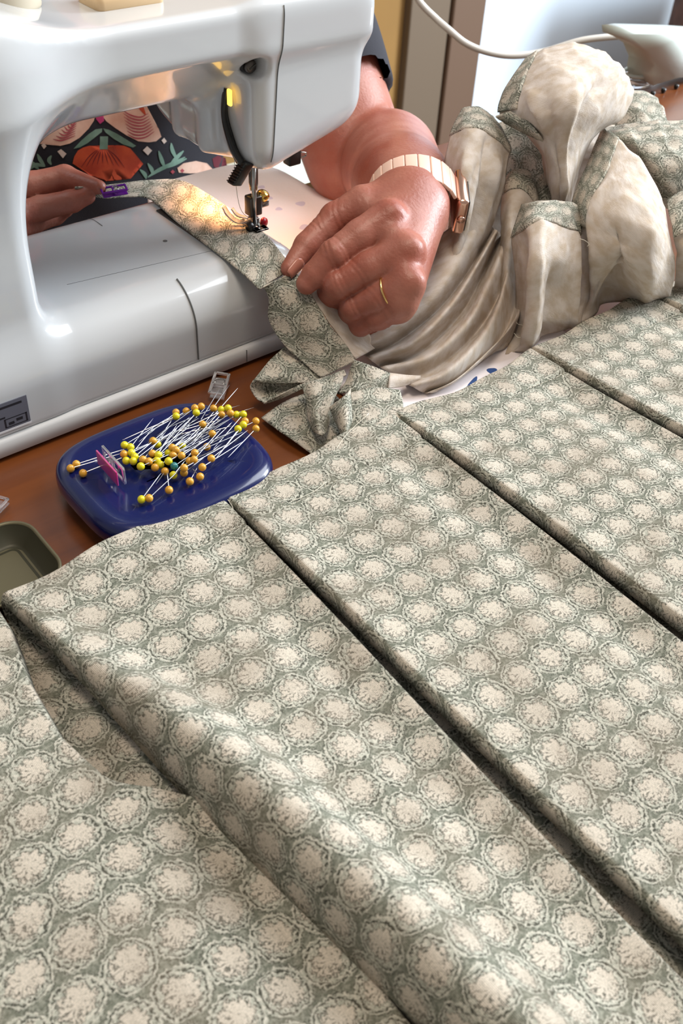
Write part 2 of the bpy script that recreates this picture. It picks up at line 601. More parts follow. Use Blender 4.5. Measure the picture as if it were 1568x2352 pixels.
def surfnet(f, lo, hi, h, B=8):
    lo = np.array(lo, np.float64)
    nb = np.ceil((np.array(hi) - lo) / (h * B)).astype(int)
    I = np.stack(np.meshgrid(*[np.arange(n) for n in nb], indexing='ij'), -1).reshape(-1, 3)
    cen = (lo + (I + .5) * B * h).astype(np.float32)
    d = np.concatenate([f(c) for c in np.array_split(cen, max(1, len(cen) // 60000 + 1))])
    I = I[np.abs(d) < B * h * 1.25]
    loc = np.stack(np.meshgrid(*[np.arange(B + 1)] * 3, indexing='ij'), -1).reshape(-1, 3)
    keys, vs, edges = [], [], []
    big = np.int64(1 << 20)
    corner = np.array([(i, j, k) for i in (0, 1) for j in (0, 1) for k in (0, 1)])
    for ch in np.array_split(I, max(1, len(I) // 250 + 1)):
        if not len(ch):
            continue
        gi = ch[:, None, :] * B + loc[None]
        val = f((lo + gi * h).astype(np.float32).reshape(-1, 3)).reshape(len(ch), B + 1, B + 1, B + 1)
        cv = np.stack([val[:, i:i + B, j:j + B, k:k + B] for i, j, k in corner], -1)
        neg = cv < 0
        act = neg.any(-1) & ~neg.all(-1)
        bi, ci, cj, ck = np.nonzero(act)
        if not len(bi):
            continue
        cvA = cv[act]
        acc = np.zeros((len(bi), 3))
        cnt = np.zeros(len(bi))
        for a in range(8):
            for b in range(a + 1, 8):
                if np.abs(corner[a] - corner[b]).sum() != 1:
                    continue
                x = (cvA[:, a] < 0) != (cvA[:, b] < 0)
                t = cvA[:, a] / np.where(x, cvA[:, a] - cvA[:, b], 1)
                acc += np.where(x[:, None], corner[a] + t[:, None] * (corner[b] - corner[a]), 0)
                cnt += x
        cell = ch[bi] * B + np.stack([ci, cj, ck], -1)
        keys.append((cell[:, 0].astype(np.int64) * big + cell[:, 1]) * big + cell[:, 2])
        vs.append(lo + (cell + acc / cnt[:, None]) * h)
        s0 = cvA[:, 0] < 0
        edges.append(np.stack([(s0 != (cvA[:, 4] < 0)), (s0 != (cvA[:, 2] < 0)), (s0 != (cvA[:, 1] < 0)), s0], -1))
    keys = np.concatenate(keys)
    V = np.concatenate(vs)
    E_ = np.concatenate(edges)
    o = np.argsort(keys)
    keys, V, E_ = keys[o], V[o], E_[o]
    st = [big * big, big, np.int64(1)]
    quads = []
    for ax in range(3):
        e1, e2 = st[(ax + 1) % 3], st[(ax + 2) % 3]
        sel = np.nonzero(E_[:, ax])[0]
        k = keys[sel]
        q = [k, k - e1, k - e1 - e2, k - e2]
        ids = []
        ok = np.ones(len(k), bool)
        for kk in q:
            j = np.minimum(np.searchsorted(keys, kk), len(keys) - 1)
            ok &= keys[j] == kk
            ids.append(j)
        Q = np.stack(ids, -1)
        inside = E_[sel, 3]
        Q[~inside] = Q[~inside][:, ::-1]
        quads.append(Q[ok])
    Q = np.concatenate(quads)
    for _ in range(3):       # settle the vertices on the true surface
        p = V.astype(np.float32)
        d0 = f(p)
        e = np.float32(h * .25)
        g = np.stack([f(p + np.eye(3, dtype=np.float32)[i] * e) - f(p - np.eye(3, dtype=np.float32)[i] * e) for i in range(3)], -1) / (2 * e)
        n2 = (g * g).sum(-1) + 1e-6
        step = -(d0 / n2)[:, None] * g
        ln = np.linalg.norm(step, axis=1)
        step *= np.minimum(1, .5 * h / (ln + 1e-9))[:, None]
        V = V + step * .8
    return V, Q


def march(f, o, d, tmax=200):
    p = np.array(o, np.float32)
    d = np.array(d, np.float32) / np.linalg.norm(d)
    t = 0
    for _ in range(160):
        s = float(f((p + d * np.float32(t))[None])[0])
        if s < .005 or t > tmax:
            break
        t += s * .8
    return p + d * t


# ================================================================== THE ROOM
Z0 = -T
fl = MB().box((-260, -230, Z0 - 4), (420, 150, Z0)).build('floor', 'floor_boards')
struct(fl)
wb = MB().box((-260, 150, Z0), (158, 158, 170)).build('wall_back', 'wall_tan')
struct(wb)
wb2 = MB().box((300, 150, Z0), (420, 158, 170)).build('wall_back_far', 'wall_tan')
wb2.name = 'wall_back.001'
struct(wb2)
bb = MB().box((-260, 148.2, Z0), (157.5, 150, Z0 + 15), .3).box((-260, 146.5, Z0), (157.5, 148.2, Z0 + 5)).build('baseboard_back', 'baseboard_paint')
struct(bb)
tr = MB().box((158, 147.5, Z0), (172.5, 152, 150), .5).build('trim_1', 'trim_taupe')
MB().box((173, 146.6, Z0), (185.5, 152, 150), .6).build('moulding', 'trim_taupe_edge', tr)
struct(tr)
dr = MB().box((186, 149.5, Z0 + 1), (299.5, 153, 150), .4).build('door_1', 'door_white')
struct(dr)

# ================================================================== TABLE
tb = thing('sewing_table', 'brown wooden table under the sewing machine and the fabric', 'table', (20, -30, Z0))
MB().box((-75, -95, -3.2), (112, 22.4, 0), .25).build('table_top', 'brown_wood', tb)
for (x, y) in ((-70, -90), (106, -90), (-70, 17), (106, 17)):
    MB().box((x - 3.5, y - 3.5, Z0), (x + 3.5, y + 3.5, -3.3), .3).build('leg', 'brown_wood', tb)
MB().box((-66, 15, -11), (102, 18, -3.3)).build('apron', 'brown_wood', tb)

# ------------------------------------------------------------------ padded board with dotted cover
pb = thing('pressing_board', 'white padded board with blue and lilac dots beside the machine bed', 'board', (17, 8, 0))


def rrect(x0, x1, y0, y1, r, n=10):
    out = []
    for cx, cy, a0 in ((x1 - r, y1 - r, 0), (x0 + r, y1 - r, 90), (x0 + r, y0 + r, 180), (x1 - r, y0 + r, 270)):
        for k in range(n + 1):
            a = math.radians(a0 + 90 * k / n)
            out.append((cx + r * math.cos(a), cy + r * math.sin(a)))
    return out


def slab(outline, prof, close=True):
    """stack of scaled outlines: prof = [(inset, z)...]"""
    o = np.array(outline)
    c = o.mean(0)
    e = np.roll(o, -1, 0) - np.roll(o, 1, 0)
    nrm = np.stack([e[:, 1], -e[:, 0]], -1)
    nrm /= np.linalg.norm(nrm, axis=1)[:, None]
    m = MB()
    n = len(o)
    v, f = [], []
    for ins, z in prof:
        v += [(x, y, z) for x, y in o - nrm * ins]
    for i in range(len(prof) - 1):
        for k in range(n):
            f.append([i * n + k, i * n + (k + 1) % n, (i + 1) * n + (k + 1) % n, (i + 1) * n + k])
    if close:
        f.append(list(range(n))[::-1])
        f.append([(len(prof) - 1) * n + k for k in range(n)])
    return m.add(v, f)


def arc(cx, cy, r, a0, a1, n=8):
    return [(cx + r * math.cos(math.radians(a0 + (a1 - a0) * k / n)), cy + r * math.sin(math.radians(a0 + (a1 - a0) * k / n))) for k in range(n + 1)]


board = arc(19.5, 24, 4.5, 0, 90) + arc(14.1, 24, 4.5, 90, 180) + arc(9.0, -.6, .6, 0, -90, 4) + arc(6.6, -2.2, 1.0, 90, 180, 5) + arc(6.6, -12.5, 1.0, 180, 270, 5) + arc(23, -12.5, 1.0, 270, 360, 5)
slab(board, [(.3, 0), (0, .15), (0, .55), (.12, .72), (.35, .8)]).build('cover', 'mat_cotton', pb, True)


def dot(x, y, rx, ry, a, m):
    pts = []
    for k in range(16):
        t = 2 * math.pi * k / 16
        w = 1 + .12 * math.sin(3 * t + x)
        u_, v_ = rx * w * math.cos(t), ry * w * math.sin(t)
        pts.append((x + u_ * math.cos(a) - v_ * math.sin(a), y + u_ * math.sin(a) + v_ * math.cos(a)))
    slab(pts, [(0, .79), (.03, .815)]).build('dot', m, pb)


for (a, b, m, s) in ((700, 522, 'dot_lilac', .55), (690, 468, 'dot_lilac', .5), (640, 480, 'dot_lilac', .35), (600, 430, 'dot_lilac', .4), (1130, 852, 'dot_blue', .42),
                     (1085, 879, 'dot_blue', .55), (620, 455, 'dot_lilac', .3), (1175, 768, 'dot_blue', .6), (1220, 800, 'dot_lilac', .4)):
    p = at(a, b, .8)
    dot(p[0], p[1], s * (1.5 if (a, b) == (1085, 879) else 1), s * (.4 if (a, b) == (1085, 879) else .9), .4, m)

# ================================================================== SEWING MACHINE
mc = thing('sewing_machine', 'white sewing machine seen from behind, with needle over printed strip', 'sewing machine', (-9, 7.5, 0))


def f_machine(p):
    x, y, z = p[:, 0], p[:, 1], p[:, 2]
    # flat bed with a large rounded back edge
    bed = s_box(p, (-30, .35, -5), (9.1, 15.3, 7.0), 2.9)
    pil = s_box(p, (-29, 1.3, -6), (-10.8, 14.3, 22.8), 1.3)
    # arm: upright back face, chamfered underneath
    arm = smax(np.maximum(x - 13.35, -29 - x), np.maximum(z - 22.75, y - 13.6), 1.0)
    arm = smax(arm, 1.25 - y, .7)
    n = np.array([-.62, -.785])
    arm = smax(arm, (y - 1.25) * n[0] + (z - 20.3) * n[1], .3)
    arm = smax(arm, 16.2 - z, 1.0)
    # needle head
    hb = 12.3 + .27 * np.maximum(x - 6, 0) + .05 * np.maximum(y - 8, 0) ** 2
    head = smax(np.maximum(x - 13.35, 4.35 - x), np.maximum(z - 22.7, y - 13.2), 1.5)
    head = smax(head, 1.35 - y, 1.4)
    head = smax(head, hb - z, 2.2)
    hl = smax(smax(3.7 - x, x - 12, 1.), smax(5.6 - y, y - 13., 1.), .9)
    hl = smax(hl, smax(hb + .25 - z, z - 20, .5), 1.6)
    rib = np.minimum(np.hypot(x - 3.85, y - 9.6), np.hypot(x - 3.95, y - 6.6)) - .34
    rib = smax(rib, smax(hb + .5 - z, z - 18, .5), .6)
    hl = smin(hl, rib, .5)
    head = smin(head, hl, .9)
    up = smin(arm, pil, 6.5)
    up = smin(up, head, 1.3)
    d = smin(up, bed, 1.9)
    # screw dimple on the back of the head
    d = smax(d, -s_cone(p, (4.75, .6, 19.15), (4.6, 3.2, 19.35), .72, .5), .25)
    d = smax(d, 1.5 - z, .3)
    return d


mv, mq = surfnet(f_machine, (-30, -.5, .5), (15.2, 16.2, 24), .2)
bm = bmesh.new()
bvs = [bm.verts.new(v) for v in mv]
for q in mq:
    try:
        bm.faces.new([bvs[i] for i in q])
    except ValueError:
        pass


def bm_cut(co, no):
    g = bm.verts[:] + bm.edges[:] + bm.faces[:]
    bmesh.ops.bisect_plane(bm, geom=g, plane_co=co, plane_no=no, dist=1e-5)


SEAMN = Vector((1, 0, -.065)).normalized()
SEAMP = Vector((6.0, 1.4, 18.5))
bm_cut(SEAMP, SEAMN)
bm_cut((-1.3, 0, 0), (1, 0, 0))
bm.normal_update()
parts = {'arm_and_pillar': [], 'face_cover': [], 'free_arm': []}
for fc in bm.faces:
    c = fc.calc_center_median()
    if c.z > 10.5 and (c - SEAMP).dot(SEAMN) > 0:
        parts['face_cover'].append(fc)
    elif c.z < 9 and c.x > -1.3:
        parts['free_arm'].append(fc)
    else:
        parts['arm_and_pillar'].append(fc)
for nm, fs in parts.items():
    idx, vv, ff = {}, [], []
    for fc in fs:
        q = []
        for v in fc.verts:
            if v.index not in idx or True:
                k = idx.get(v)
                if k is None:
                    k = len(vv)
                    idx[v] = k
                    vv.append(tuple(v.co))
            q.append(idx[v])
        ff.append(q)
    link(nm, vv, ff, 'white_plastic', mc)
bm.free()


def on(x0, y0, z0, d):
    return march(f_machine, (x0, y0, z0), d, 60)


# moulding lines, laid in the joints
pts = [on(6.02 + (z - 18.5) * .065, -3, z, (0, 1, 0)) - np.array([0, .02, 0]) for z in np.linspace(13.4, 22.6, 22)]
MB().tube(pts, .035, 6, 2).build('joint_line', 'seam_shadow', mc, True)
pts = [on(-1.3, 4.6 - 9 * math.cos(a), 2.4 + 9 * math.sin(a), (0, math.cos(a), -math.sin(a))) for a in np.radians(np.linspace(-8, 64, 24))]
pts = [q - np.array([0, .03, -.03]) for q in pts]
MB().tube(pts, .06, 6, 2).build('joint_line', 'seam_shadow', mc, True)
pts = [on(x, 4.7 + (-.13 * (x + 1)), 10, (0, 0, -1)) for x in np.linspace(-7.5, 8, 12)]
MB().tube(pts, .018, 5, 2).build('joint_line', 'seam_shadow', mc, True)
pts = [on(-1.6, y, 10, (0, 0, -1)) for y in np.linspace(11.6, 14.4, 5)]
MB().tube(pts, .025, 5, 2).build('joint_line', 'seam_shadow', mc, True)
p = at(379, 553, 7.02)
MB().lathe((p[0], p[1], 7.0), (0, 0, 1), [(.16, -.1), (.16, .015)], 14).build('screw_hole', 'seam_shadow', mc)

# base plate with foot
slab(rrect(-30, 8.9, 0, 15.3, 1.2, 6), [(.15, .25), (0, .35), (0, 1.3), (.12, 1.42), (.3, 1.55)]).build('base_plate', 'base_plastic', mc, True)
for (x, y) in ((-26, 2), (7, 2.2), (-26, 13), (7, 13)):
    MB().lathe((x, y, 0), (0, 0, 1), [(.8, 0), (.8, .3)], 14).build('rubber_foot', 'black_plastic', mc)
MB().box((2.4, -.03, .4), (2.46, .02, 1.35)).build('joint_line', 'seam_shadow', mc)
# hand wheel at the far end
MB().lathe((-29.3, 8, 17), (-1, 0, 0), [(2.2, 0), (3.3, .4), (3.5, .9), (3.3, 2.2), (2.6, 2.6)], 32).build('hand_wheel', 'white_plastic', mc, True)
# tan block on top of the arm
hp_ = at(290, -2, 23.0)
MB().obox((hp_[0], hp_[1] + .6, 23.0), (2.1, 0, 0), (0, 1.3, 0), (0, 0, .55), .4).build('tan_block', 'tan_plastic', mc, True)

# rating plate
lab = [on(x, -3, z, (0, 1, 0)) for x, z in ((-18.5, 3.95), (-13.45, 3.95), (-13.5, 2.05), (-18.5, 2.05))]
lab = [np.array(q) for q in lab]


def plate(name, u0, u1, v0, v1, off, m, par):
    pts = [lab[0] * (1 - u) * (1 - v) + lab[1] * u * (1 - v) + lab[2] * u * v + lab[3] * (1 - u) * v + np.array([0, -off, off * .2])
           for u, v in ((u0, v0), (u1, v0), (u1, v1), (u0, v1))]
    back = [q + np.array([0, .05, 0]) for q in pts]
    return MB().add(pts + back, [[0, 3, 2, 1], [0, 1, 5, 4], [1, 2, 6, 5], [2, 3, 7, 6], [3, 0, 4, 7]]).build(name, m, par)


rp = plate('rating_plate', 0, 1, 0, 1, .06, 'plate_print', mc)
rp['label'] = 'grey printed rating plate'
plate('rim', -.005, 1.005, 1.0, 1.07, .075, 'plate_rim', rp)
for (u0, u1, v0, v1) in ((.2, .55, .12, .2), (.62, .93, .12, .2), (.3, .7, .5, .56), (.1, .62, .68, .73), (.68, .97, .6, .63), (.68, .7, .6, .92),
                         (.95, .97, .6, .92), (.68, .97, .9, .93), (.73, .8, .76, .86), (.83, .91, .7, .8), (.1, .5, .84, .88)):
    plate('print_line', u0, u1, v0, v1, .068, 'plate_ink', rp)

# screw in the dimple
sc0 = np.array([4.65, 1.9, 19.22])
MB().lathe(sc0 + np.array([0, .5, 0]), (.08, -1, 0), [(.42, 0), (.42, .25), (.3, .4)], 18).build('cover_screw', 'dark_steel', mc, True)
MB().obox(sc0 + np.array([.03, .1, 0]), (.25, 0, .1), (0, .03, 0), (-.02, 0, .05)).build('screw_slot', 'black_plastic', mc)

# presser foot lever in its slot
sl = [atX(521, 196, 4.42), atX(518, 262, 4.35), atX(534, 330, 4.3), atX(552, 372, 4.5)]
MB().tube(sl, [.26, .3, .34, .3], 10, 5).build('lever_slot', 'black_plastic', mc, True)
lever = MB().tube([atX(519, 203, 4.15), atX(514, 268, 4.0), atX(533, 336, 4.0), atX(558, 380, 4.3)], [.14, .17, .22, .22], 10, 6).build('presser_lever', 'black_plastic', mc, True)
a, b = atX(566, 374, 4.5), atX(538, 422, 4.1)
d = (b - a) / np.linalg.norm(b - a)
sd = np.cross(d, [0, 1, 0])
MB().obox((a + b) / 2, d * np.linalg.norm(b - a) / 2 * 1.08, sd * .42, (0, .4, 0), .14).build('lever_grip', 'black_plastic', lever, True)
for k in range(7):
    c = a + (b - a) * (.2 + .12 * k) + sd * (-.43 if sd[0] > 0 else .43)
    MB().obox(c, sd * .07, (0, .36, 0), d * .035).build('grip_rib', 'black_plastic', lever)
# lamp seen through the lever slot, and the lamp under the head
p = atX(527, 224, 4.0)
MB().obox(p, (.1, 0, 0), (0, .2, 0), (0, 0, .5), .09).build('lamp_window', 'lamp_lens', mc, True)
MB().lathe((7.6, 8.6, 12.5), (0, 0, -1), [(.75, -.3), (.75, .1), (.5, .28)], 20).build('lamp_lens', 'lamp_lens', mc, True)
ld = bpy.data.lights.new('sewing_lamp', 'SPOT')
ld.energy, ld.color, ld.shadow_soft_size = 1.35, (1, .44, .16), .008
ld.spot_size, ld.spot_blend = math.radians(118), .8
lo = bpy.data.objects.new('sewing_lamp', ld)
COL.objects.link(lo)
lo.location = W((7.6, 8.6, 11.7))
lo.rotation_euler = (math.radians(8), math.radians(-10), 0)

# needle bar, presser bar and foot
NX, NY = 7.1, 5.4
MB().lathe((NX, NY + .1, 8.2), (0, 0, 1), [(.27, 1.6), (.33, 2.1), (.33, 5.2)], 16).build('needle_bar', 'dark_steel', mc, True)
MB().lathe((NX - .35, NY - .45, 7.25), (0, 0, 1), [(.17, .2), (.17, 5.4)], 14).build('presser_bar', 'steel', mc, True)
MB().box((NX - .65, NY - .5, 8.1), (NX + .35, NY + .35, 9.5), .12).build('needle_clamp', 'dark_steel', mc, True)
MB().lathe((NX + .7, NY, 9.2), (.35, -.25, .9), [(.42, -.25), (.46, 0), (.46, .2), (.3, .36), (.1, .4)], 18).build('clamp_screw', 'brass', mc, True)
MB().box((NX + .35, NY - .35, 8.5), (NX + 1.05, NY + .25, 9.0), .1).build('clamp_bracket', 'steel', mc, True)
MB().lathe((NX - .1, NY, 7.0), (0, 0, 1), [(.02, .15), (.05, .6), (.06, 1.6)], 8).build('needle', 'steel', mc, True)
ft = MB()
for s in (-.32, .32):
    ft.obox((NX - .15 + s, NY - .1, 7.34), (.2, 0, 0), (0, 1.1, 0), (0, 0, .07), .03)
ft.obox((NX - .15, NY - .9, 7.34), (.52, 0, 0), (0, .3, 0), (0, 0, .07), .03)
ft.obox((NX - .15, NY - .1, 7.65), (.3, 0, 0), (0, .32, 0), (0, 0, .28), .06)
ft.build('presser_foot', 'steel', mc, True)
MB().lathe((NX - 1.0, NY - .55, 7.55), (1, 0, 0), [(.32, 0), (.36, .1), (.36, .3), (.28, .4)], 14).build('foot_screw', 'black_plastic', mc, True)
pts = [(NX - .3, NY - .2, 7.7), (NX - 1.3, NY + .2, 7.75), (NX - 1.75, NY + .7, 8.2), (NX - 1.9, NY + 1.0, 8.7)]
MB().tube(pts, [.1, .16, .2, .16], 8, 5).build('seam_guide', 'clear_plastic', mc, True)
pts = [(NX - .3, NY + .3, 7.7), (NX - .9, NY + .8, 7.9), (NX - 1.1, NY + 1.2, 8.3)]
MB().tube(pts, [.1, .14, .12], 8, 5).build('seam_guide', 'clear_plastic', mc, True)
p = atY(606, 510, NY - .3)
MB().lathe(p, (.3, -1, .2), [(.05, -.2), (.3, -.12), (.34, 0), (.3, .12), (.05, .2)], 16).build('guide_button', 'red_plastic', mc, True)
MB().tube([(NX - 1.15, NY + .7, 12.6), (NX - 1.15, NY + .5, 10), (NX - .9, NY + .3, 8.4), (NX - .12, NY, 7.6)], .022, 5, 5).build('needle_thread', 'stitch', mc, True)
# thread cutter under the face cover
p = atY(674, 362, 3.0)
MB().box((p[0] - .55, p[1] - .3, p[2] - .45), (p[0] + .45, p[1] + .5, p[2] + .75), .12).build('thread_cutter', 'black_plastic', mc, True)
MB().tube([p + np.array([.5, -.1, .3]), p + np.array([.95, -.1, .15]), p + np.array([1.0, 0, -.1]), p + np.array([.6, .1, -.2])], .06, 6, 5).build('cutter_hook', 'steel', mc, True)
# needle plate let into the bed
npl = MB().box((2.75, 2.75, 6.9), (3.35, 11.6, 7.1), .06).build('needle_plate_edge', 'dark_steel', mc, True)
MB().box((3.35, 3.4, 6.8), (6.9, 9.3, 7.06), .05).build('needle_plate', 'steel', mc, True)

# spool lying on top of the arm
sp = thing('thread_spool', 'cream cone of sewing thread on top of the machine arm', 'thread spool', (-10.5, 5.5, 23.2))
pr = [(1.9, 0), (2.0, .15)]
for k in range(60):
    pr.append((2.0 + .015 * (k % 2) - .004 * k, .2 + k * .075))
SPC = at(8, 18, 22.8)
MB().lathe((SPC[0], SPC[1], 22.9), (.05, 0, 1), pr, 40).build('wound_thread', 'cream_thread', sp, True)
MB().lathe((SPC[0], SPC[1], 22.78), (.05, 0, 1), [(2.02, 0), (2.05, .06), (2.02, .14)], 40).build('spool_base', 'thread_cap', sp, True)
sp.location = W((SPC[0], SPC[1], 22.8))
for ch in sp.children:
    ch.matrix_parent_inverse = Matrix.Translation(-sp.location)
# ================================================================== PLEATED SKIRT IN FRONT
sk = thing('pleated_skirt', 'sage green printed skirt with inverted pleats spread across the table', 'skirt', (0, -30, 0))
EX0 = {'A': -21.3, 'B': -8.1, 'C': 5.15, 'D': 18.55, 'E': 32.0, 'F': 45.4}


def pleat_x(k, y):
    t = (-12.3 - y) / 32.
    return EX0[k] + {'A': 3.3, 'B': -.95, 'C': -.4, 'D': .75, 'E': 1.2, 'F': 1.4}[k] * t


def gap(k, y):
    t = max(0., -12.6 - y)
    return {'A': .10 + .02 * t, 'B': .06 + .034 * t, 'C': .05 + .026 * t, 'D': .05 + .02 * t, 'E': .05 + .015 * t, 'F': .05}[k]


def base_z(x, y):
    z = 1.95 + .012 * max(0, -x) + .12 * math.sin(x * .33 + y * .11 + 1) + .10 * math.sin(y * .21 + x * .07)
    z += .16 * math.exp(-((x + 2) / 5) ** 2) * math.exp(-((y + 17) / 5) ** 2)
    return z


YT, YB = -12.35, -58.
ys = np.concatenate([np.linspace(YT, -14.8, 15), np.linspace(-14.8, -15.8, 22)[1:], np.linspace(-15.8, -20, 25)[1:], np.linspace(-20, YB, 120)[1:]])


def top_edge(x):
    """the folded waist edge is not quite straight"""
    return -12.1 + .22 * math.sin(x * .42 + .6) + .12 * math.sin(x * 1.1) + (.45 * math.exp(-((x - 27) / 5) ** 2)) - .45 * math.exp(-((x - 13) / 4.5) ** 2)


def panel(kl, kr, lift_l, name='panel', ridge=False):
    ncs = 66
    # profile rows: turned-under edge first, then the sheet
    us = np.concatenate([np.linspace(0, .06, 9), np.linspace(.06, .94, 48)[1:], np.linspace(.94, 1, 9)[1:]])
    rows, uvs = [], []
    under = [(.0, .35), (.12, .55), (.22, .8), (.26, 1.05)]
    ts = [(-1.1, 0, 0)]
    allrows = []
    # edge turn: points (dy, frac z) going from the table under the fold up over the top
    turn = [(-3.0, .05), (-1.2, .06), (-.35, .12), (-.05, .3), (.06, .55), (.02, .8), (-.1, .95)]
    seq = [('t', q) for q in turn] + [('y', y) for y in ys[1:]]
    for kind, q in seq:
        r, w = [], []
        for u in us:
            y = (q if kind == 'y' else YT + q[0])
            yy = min(y, -12.35)
            xl = pleat_x(kl, yy) + gap(kl, yy) * .5
            xr = pleat_x(kr, yy) - gap(kr, yy) * .5
            x = xl + (xr - xl) * u
            s0, s1 = (x - xl), (xr - x)
            te = top_edge(x)
            y2 = y + (te - YT) * math.exp(-max(0, (YT - y)) / 2.5)
            z = base_z(x, yy)
            # rolled edges either side of the pleat
            L = lift_l * min(1, max(0, -yy - 12.5) / 4)
            z += L * math.exp(-(s0 / 1.6) ** 2)
            rad = .15 if not ridge else .3
            if s0 < rad:
                z -= (.6 + L * .6) * (1 - math.sqrt(max(0, 1 - (1 - s0 / rad) ** 2)))
            if s1 < .2:
                z -= .45 * (1 - math.sqrt(max(0, 1 - (1 - s1 / .2) ** 2)))
            # a slight hollow before the right edge
            z -= .42 * math.exp(-((s1 - 2.0) / 1.5) ** 2) * min(1, max(0, -yy - 13) / 5)
            # stitched line under the waist
            ysm = y + 15.3 + .1 * math.sin(x * .8)
            z += .12 / (1 + math.exp(-max(-40, min(40, ysm / .07)))) * (1 if kind == 'y' else 1)
            z -= .12 * math.exp(-(ysm / .12) ** 2)
            if ridge:
                g = min(1, max(0, (-15.5 - yy)) / 14.)
                g = g * g * (3 - 2 * g)
                cx = 1.1 + .6 * g
                z += 2.1 * g * math.exp(-((s0 - cx) / (1.15 + .55 * g)) ** 2) + .35 * g * math.exp(-((s0 - 5.2) / 2.2) ** 2)
                if s0 < cx:
                    z -= g * 1.9 * (1 - s0 / cx) ** 2
                x -= .4 * g * math.exp(-((s0 - .9) / .7) ** 2)
            if kind == 't':
                z = .08 + (z - .08) * q[1]
            r.append((x, y2, max(z, .06)))
            w.append((x, y2 if kind == 'y' else YT + abs(q[0]) * .4 + (1 - q[1]) * 1.0))
        ra = np.array(r)
        ds = np.concatenate([np.hypot(np.diff(ra[:, 0]), np.diff(ra[:, 2])), [0]])
        ua = ra[-1, 0] - np.cumsum(ds[::-1])[::-1]
        w = [(ua[i], q_[1]) for i, q_ in enumerate(w)]
        allrows.append(r)
        uvs.append(w)
    return cloth(name, np.array(allrows), 'printed_cotton', sk, .07, uv=np.array(uvs) * 1.0 + np.array([.3 * len(kl), 0]))


panel('A', 'B', .75, ridge=True)
panel('B', 'C', .36)
panel('C', 'D', .36)
panel('D', 'E', .36)
panel('E', 'F', .36)

# left panel, falling away beside the big fold
rows, uvs = [], []
turn = [(-3.0, .05), (-1.2, .06), (-.35, .12), (-.05, .3), (.06, .55), (.02, .8), (-.1, .95)]
ye = [-12, -14.4, -16, -18.1, -21.6, -23.9, -26, -28.3, -31.3, -36.2, -60]
xe = [-21.5, -21.6, -21.9, -22.35, -22.6, -22.2, -21.7, -21.9, -22.4, -22.6, -22.6]
us = np.concatenate([np.linspace(0, .8, 36), np.linspace(.8, 1, 30)[1:]])
for kind, q in [('t', q) for q in turn] + [('y', y) for y in ys[1:]]:
    r, w = [], []
    y = (q if kind == 'y' else YT + q[0])
    yy = min(y, -12.35)
    xr = float(np.interp(-yy, [-v for v in ye], xe)) - .02
    fall = min(1, max(0, (-24.5 - yy) / 5.))
    fall = fall * fall * (3 - 2 * fall)
    wid = 4.2 * fall
    for u in us:
        x = -48 + (xr + wid + 48) * u
        s1 = xr + wid - x
        z = base_z(x, yy) + .05
        z += .25 * math.exp(-((x + 25.5) / 2.) ** 2) * fall
        if s1 < .28:
            z -= .75 * (1 - fall) * (1 - math.sqrt(max(0, 1 - (1 - s1 / .28) ** 2)))
        if fall > 0:
            t = min(1, max(0, (x - (xr - .9)) / 3.6))
            z -= fall * 1.2 * t * t * (3 - 2 * t)
        z -= .09 * math.exp(-((y + 15.3) / .16) ** 2)
        z -= .35 * math.exp(-((x + 31.5) / 1.1) ** 2) * min(1, max(0, (-27 - yy) / 6))
        if kind == 't':
            z = .08 + (z - .08) * q[1]
        r.append((x, y, max(z, .06)))
        w.append((x, y if kind == 'y' else YT + abs(q[0]) * .4 + (1 - q[1])))
    rows.append(r)
    uvs.append(w)
cloth('panel', np.array(rows), 'printed_cotton', sk, .07, uv=np.array(uvs) + np.array([.9, .5]))

# the folded-in cloth at the bottom of each pleat
for k, w0, w1 in (('A', 5.5, 3.2), ('B', 1.6, 1.6), ('C', 1.6, 1.6), ('D', 1.6, 1.6), ('E', 1.6, 1.6)):
    G = []
    for y in np.linspace(-12.5, YB, 60):
        x = pleat_x(k, y)
        G.append([(x + t, y, .38 + .14 * math.sin(y * .5 + t) + (-.08 if k == 'A' else -.08) - (.0 if k == 'A' else .05) * abs(t)) for t in np.linspace(-w0, w1, 14)])
    cloth('pleat_underlay', np.array(G), 'printed_cotton', sk, .06, uvoff=(k == 'A' and .7 or 1.3, .4))


# waist stitching: dashes of thread in the groove
def skz(x, y):
    return base_z(x, y)


mbs = MB()
x = -20.5
while x < 31.5:
    y = -15.3 - .1 * math.sin(x * .8)
    if all(abs(x - pleat_x(k, y)) > .5 for k in 'ABCDE'):
        mbs.tube([(x, y, skz(x, y) - .03), (x + .14, y, skz(x, y) + .0), (x + .27, y, skz(x, y) - .03)], .022, 5, 2)
    x += .36
so = mbs.build('stitching', 'stitch', sk, True)
so['kind'] = 'stuff'


def loose(pts, name='loose_thread'):
    return MB().tube(pts, .022, 5, 6).build(name, 'stitch', sk, True)


def ont(a, b, h=.1):
    p = at(a, b, 1.6)
    return (p[0], p[1], skz(p[0], p[1]) + h)


loose([ont(845, 975, .5), ont(800, 1010, .25), ont(772, 1045, .15), ont(765, 1085), ont(740, 1130), ont(690, 1160), ont(630, 1178), ont(560, 1178), ont(508, 1160)])
loose([ont(500, 1135), ont(520, 1160), ont(535, 1185), ont(530, 1200)])

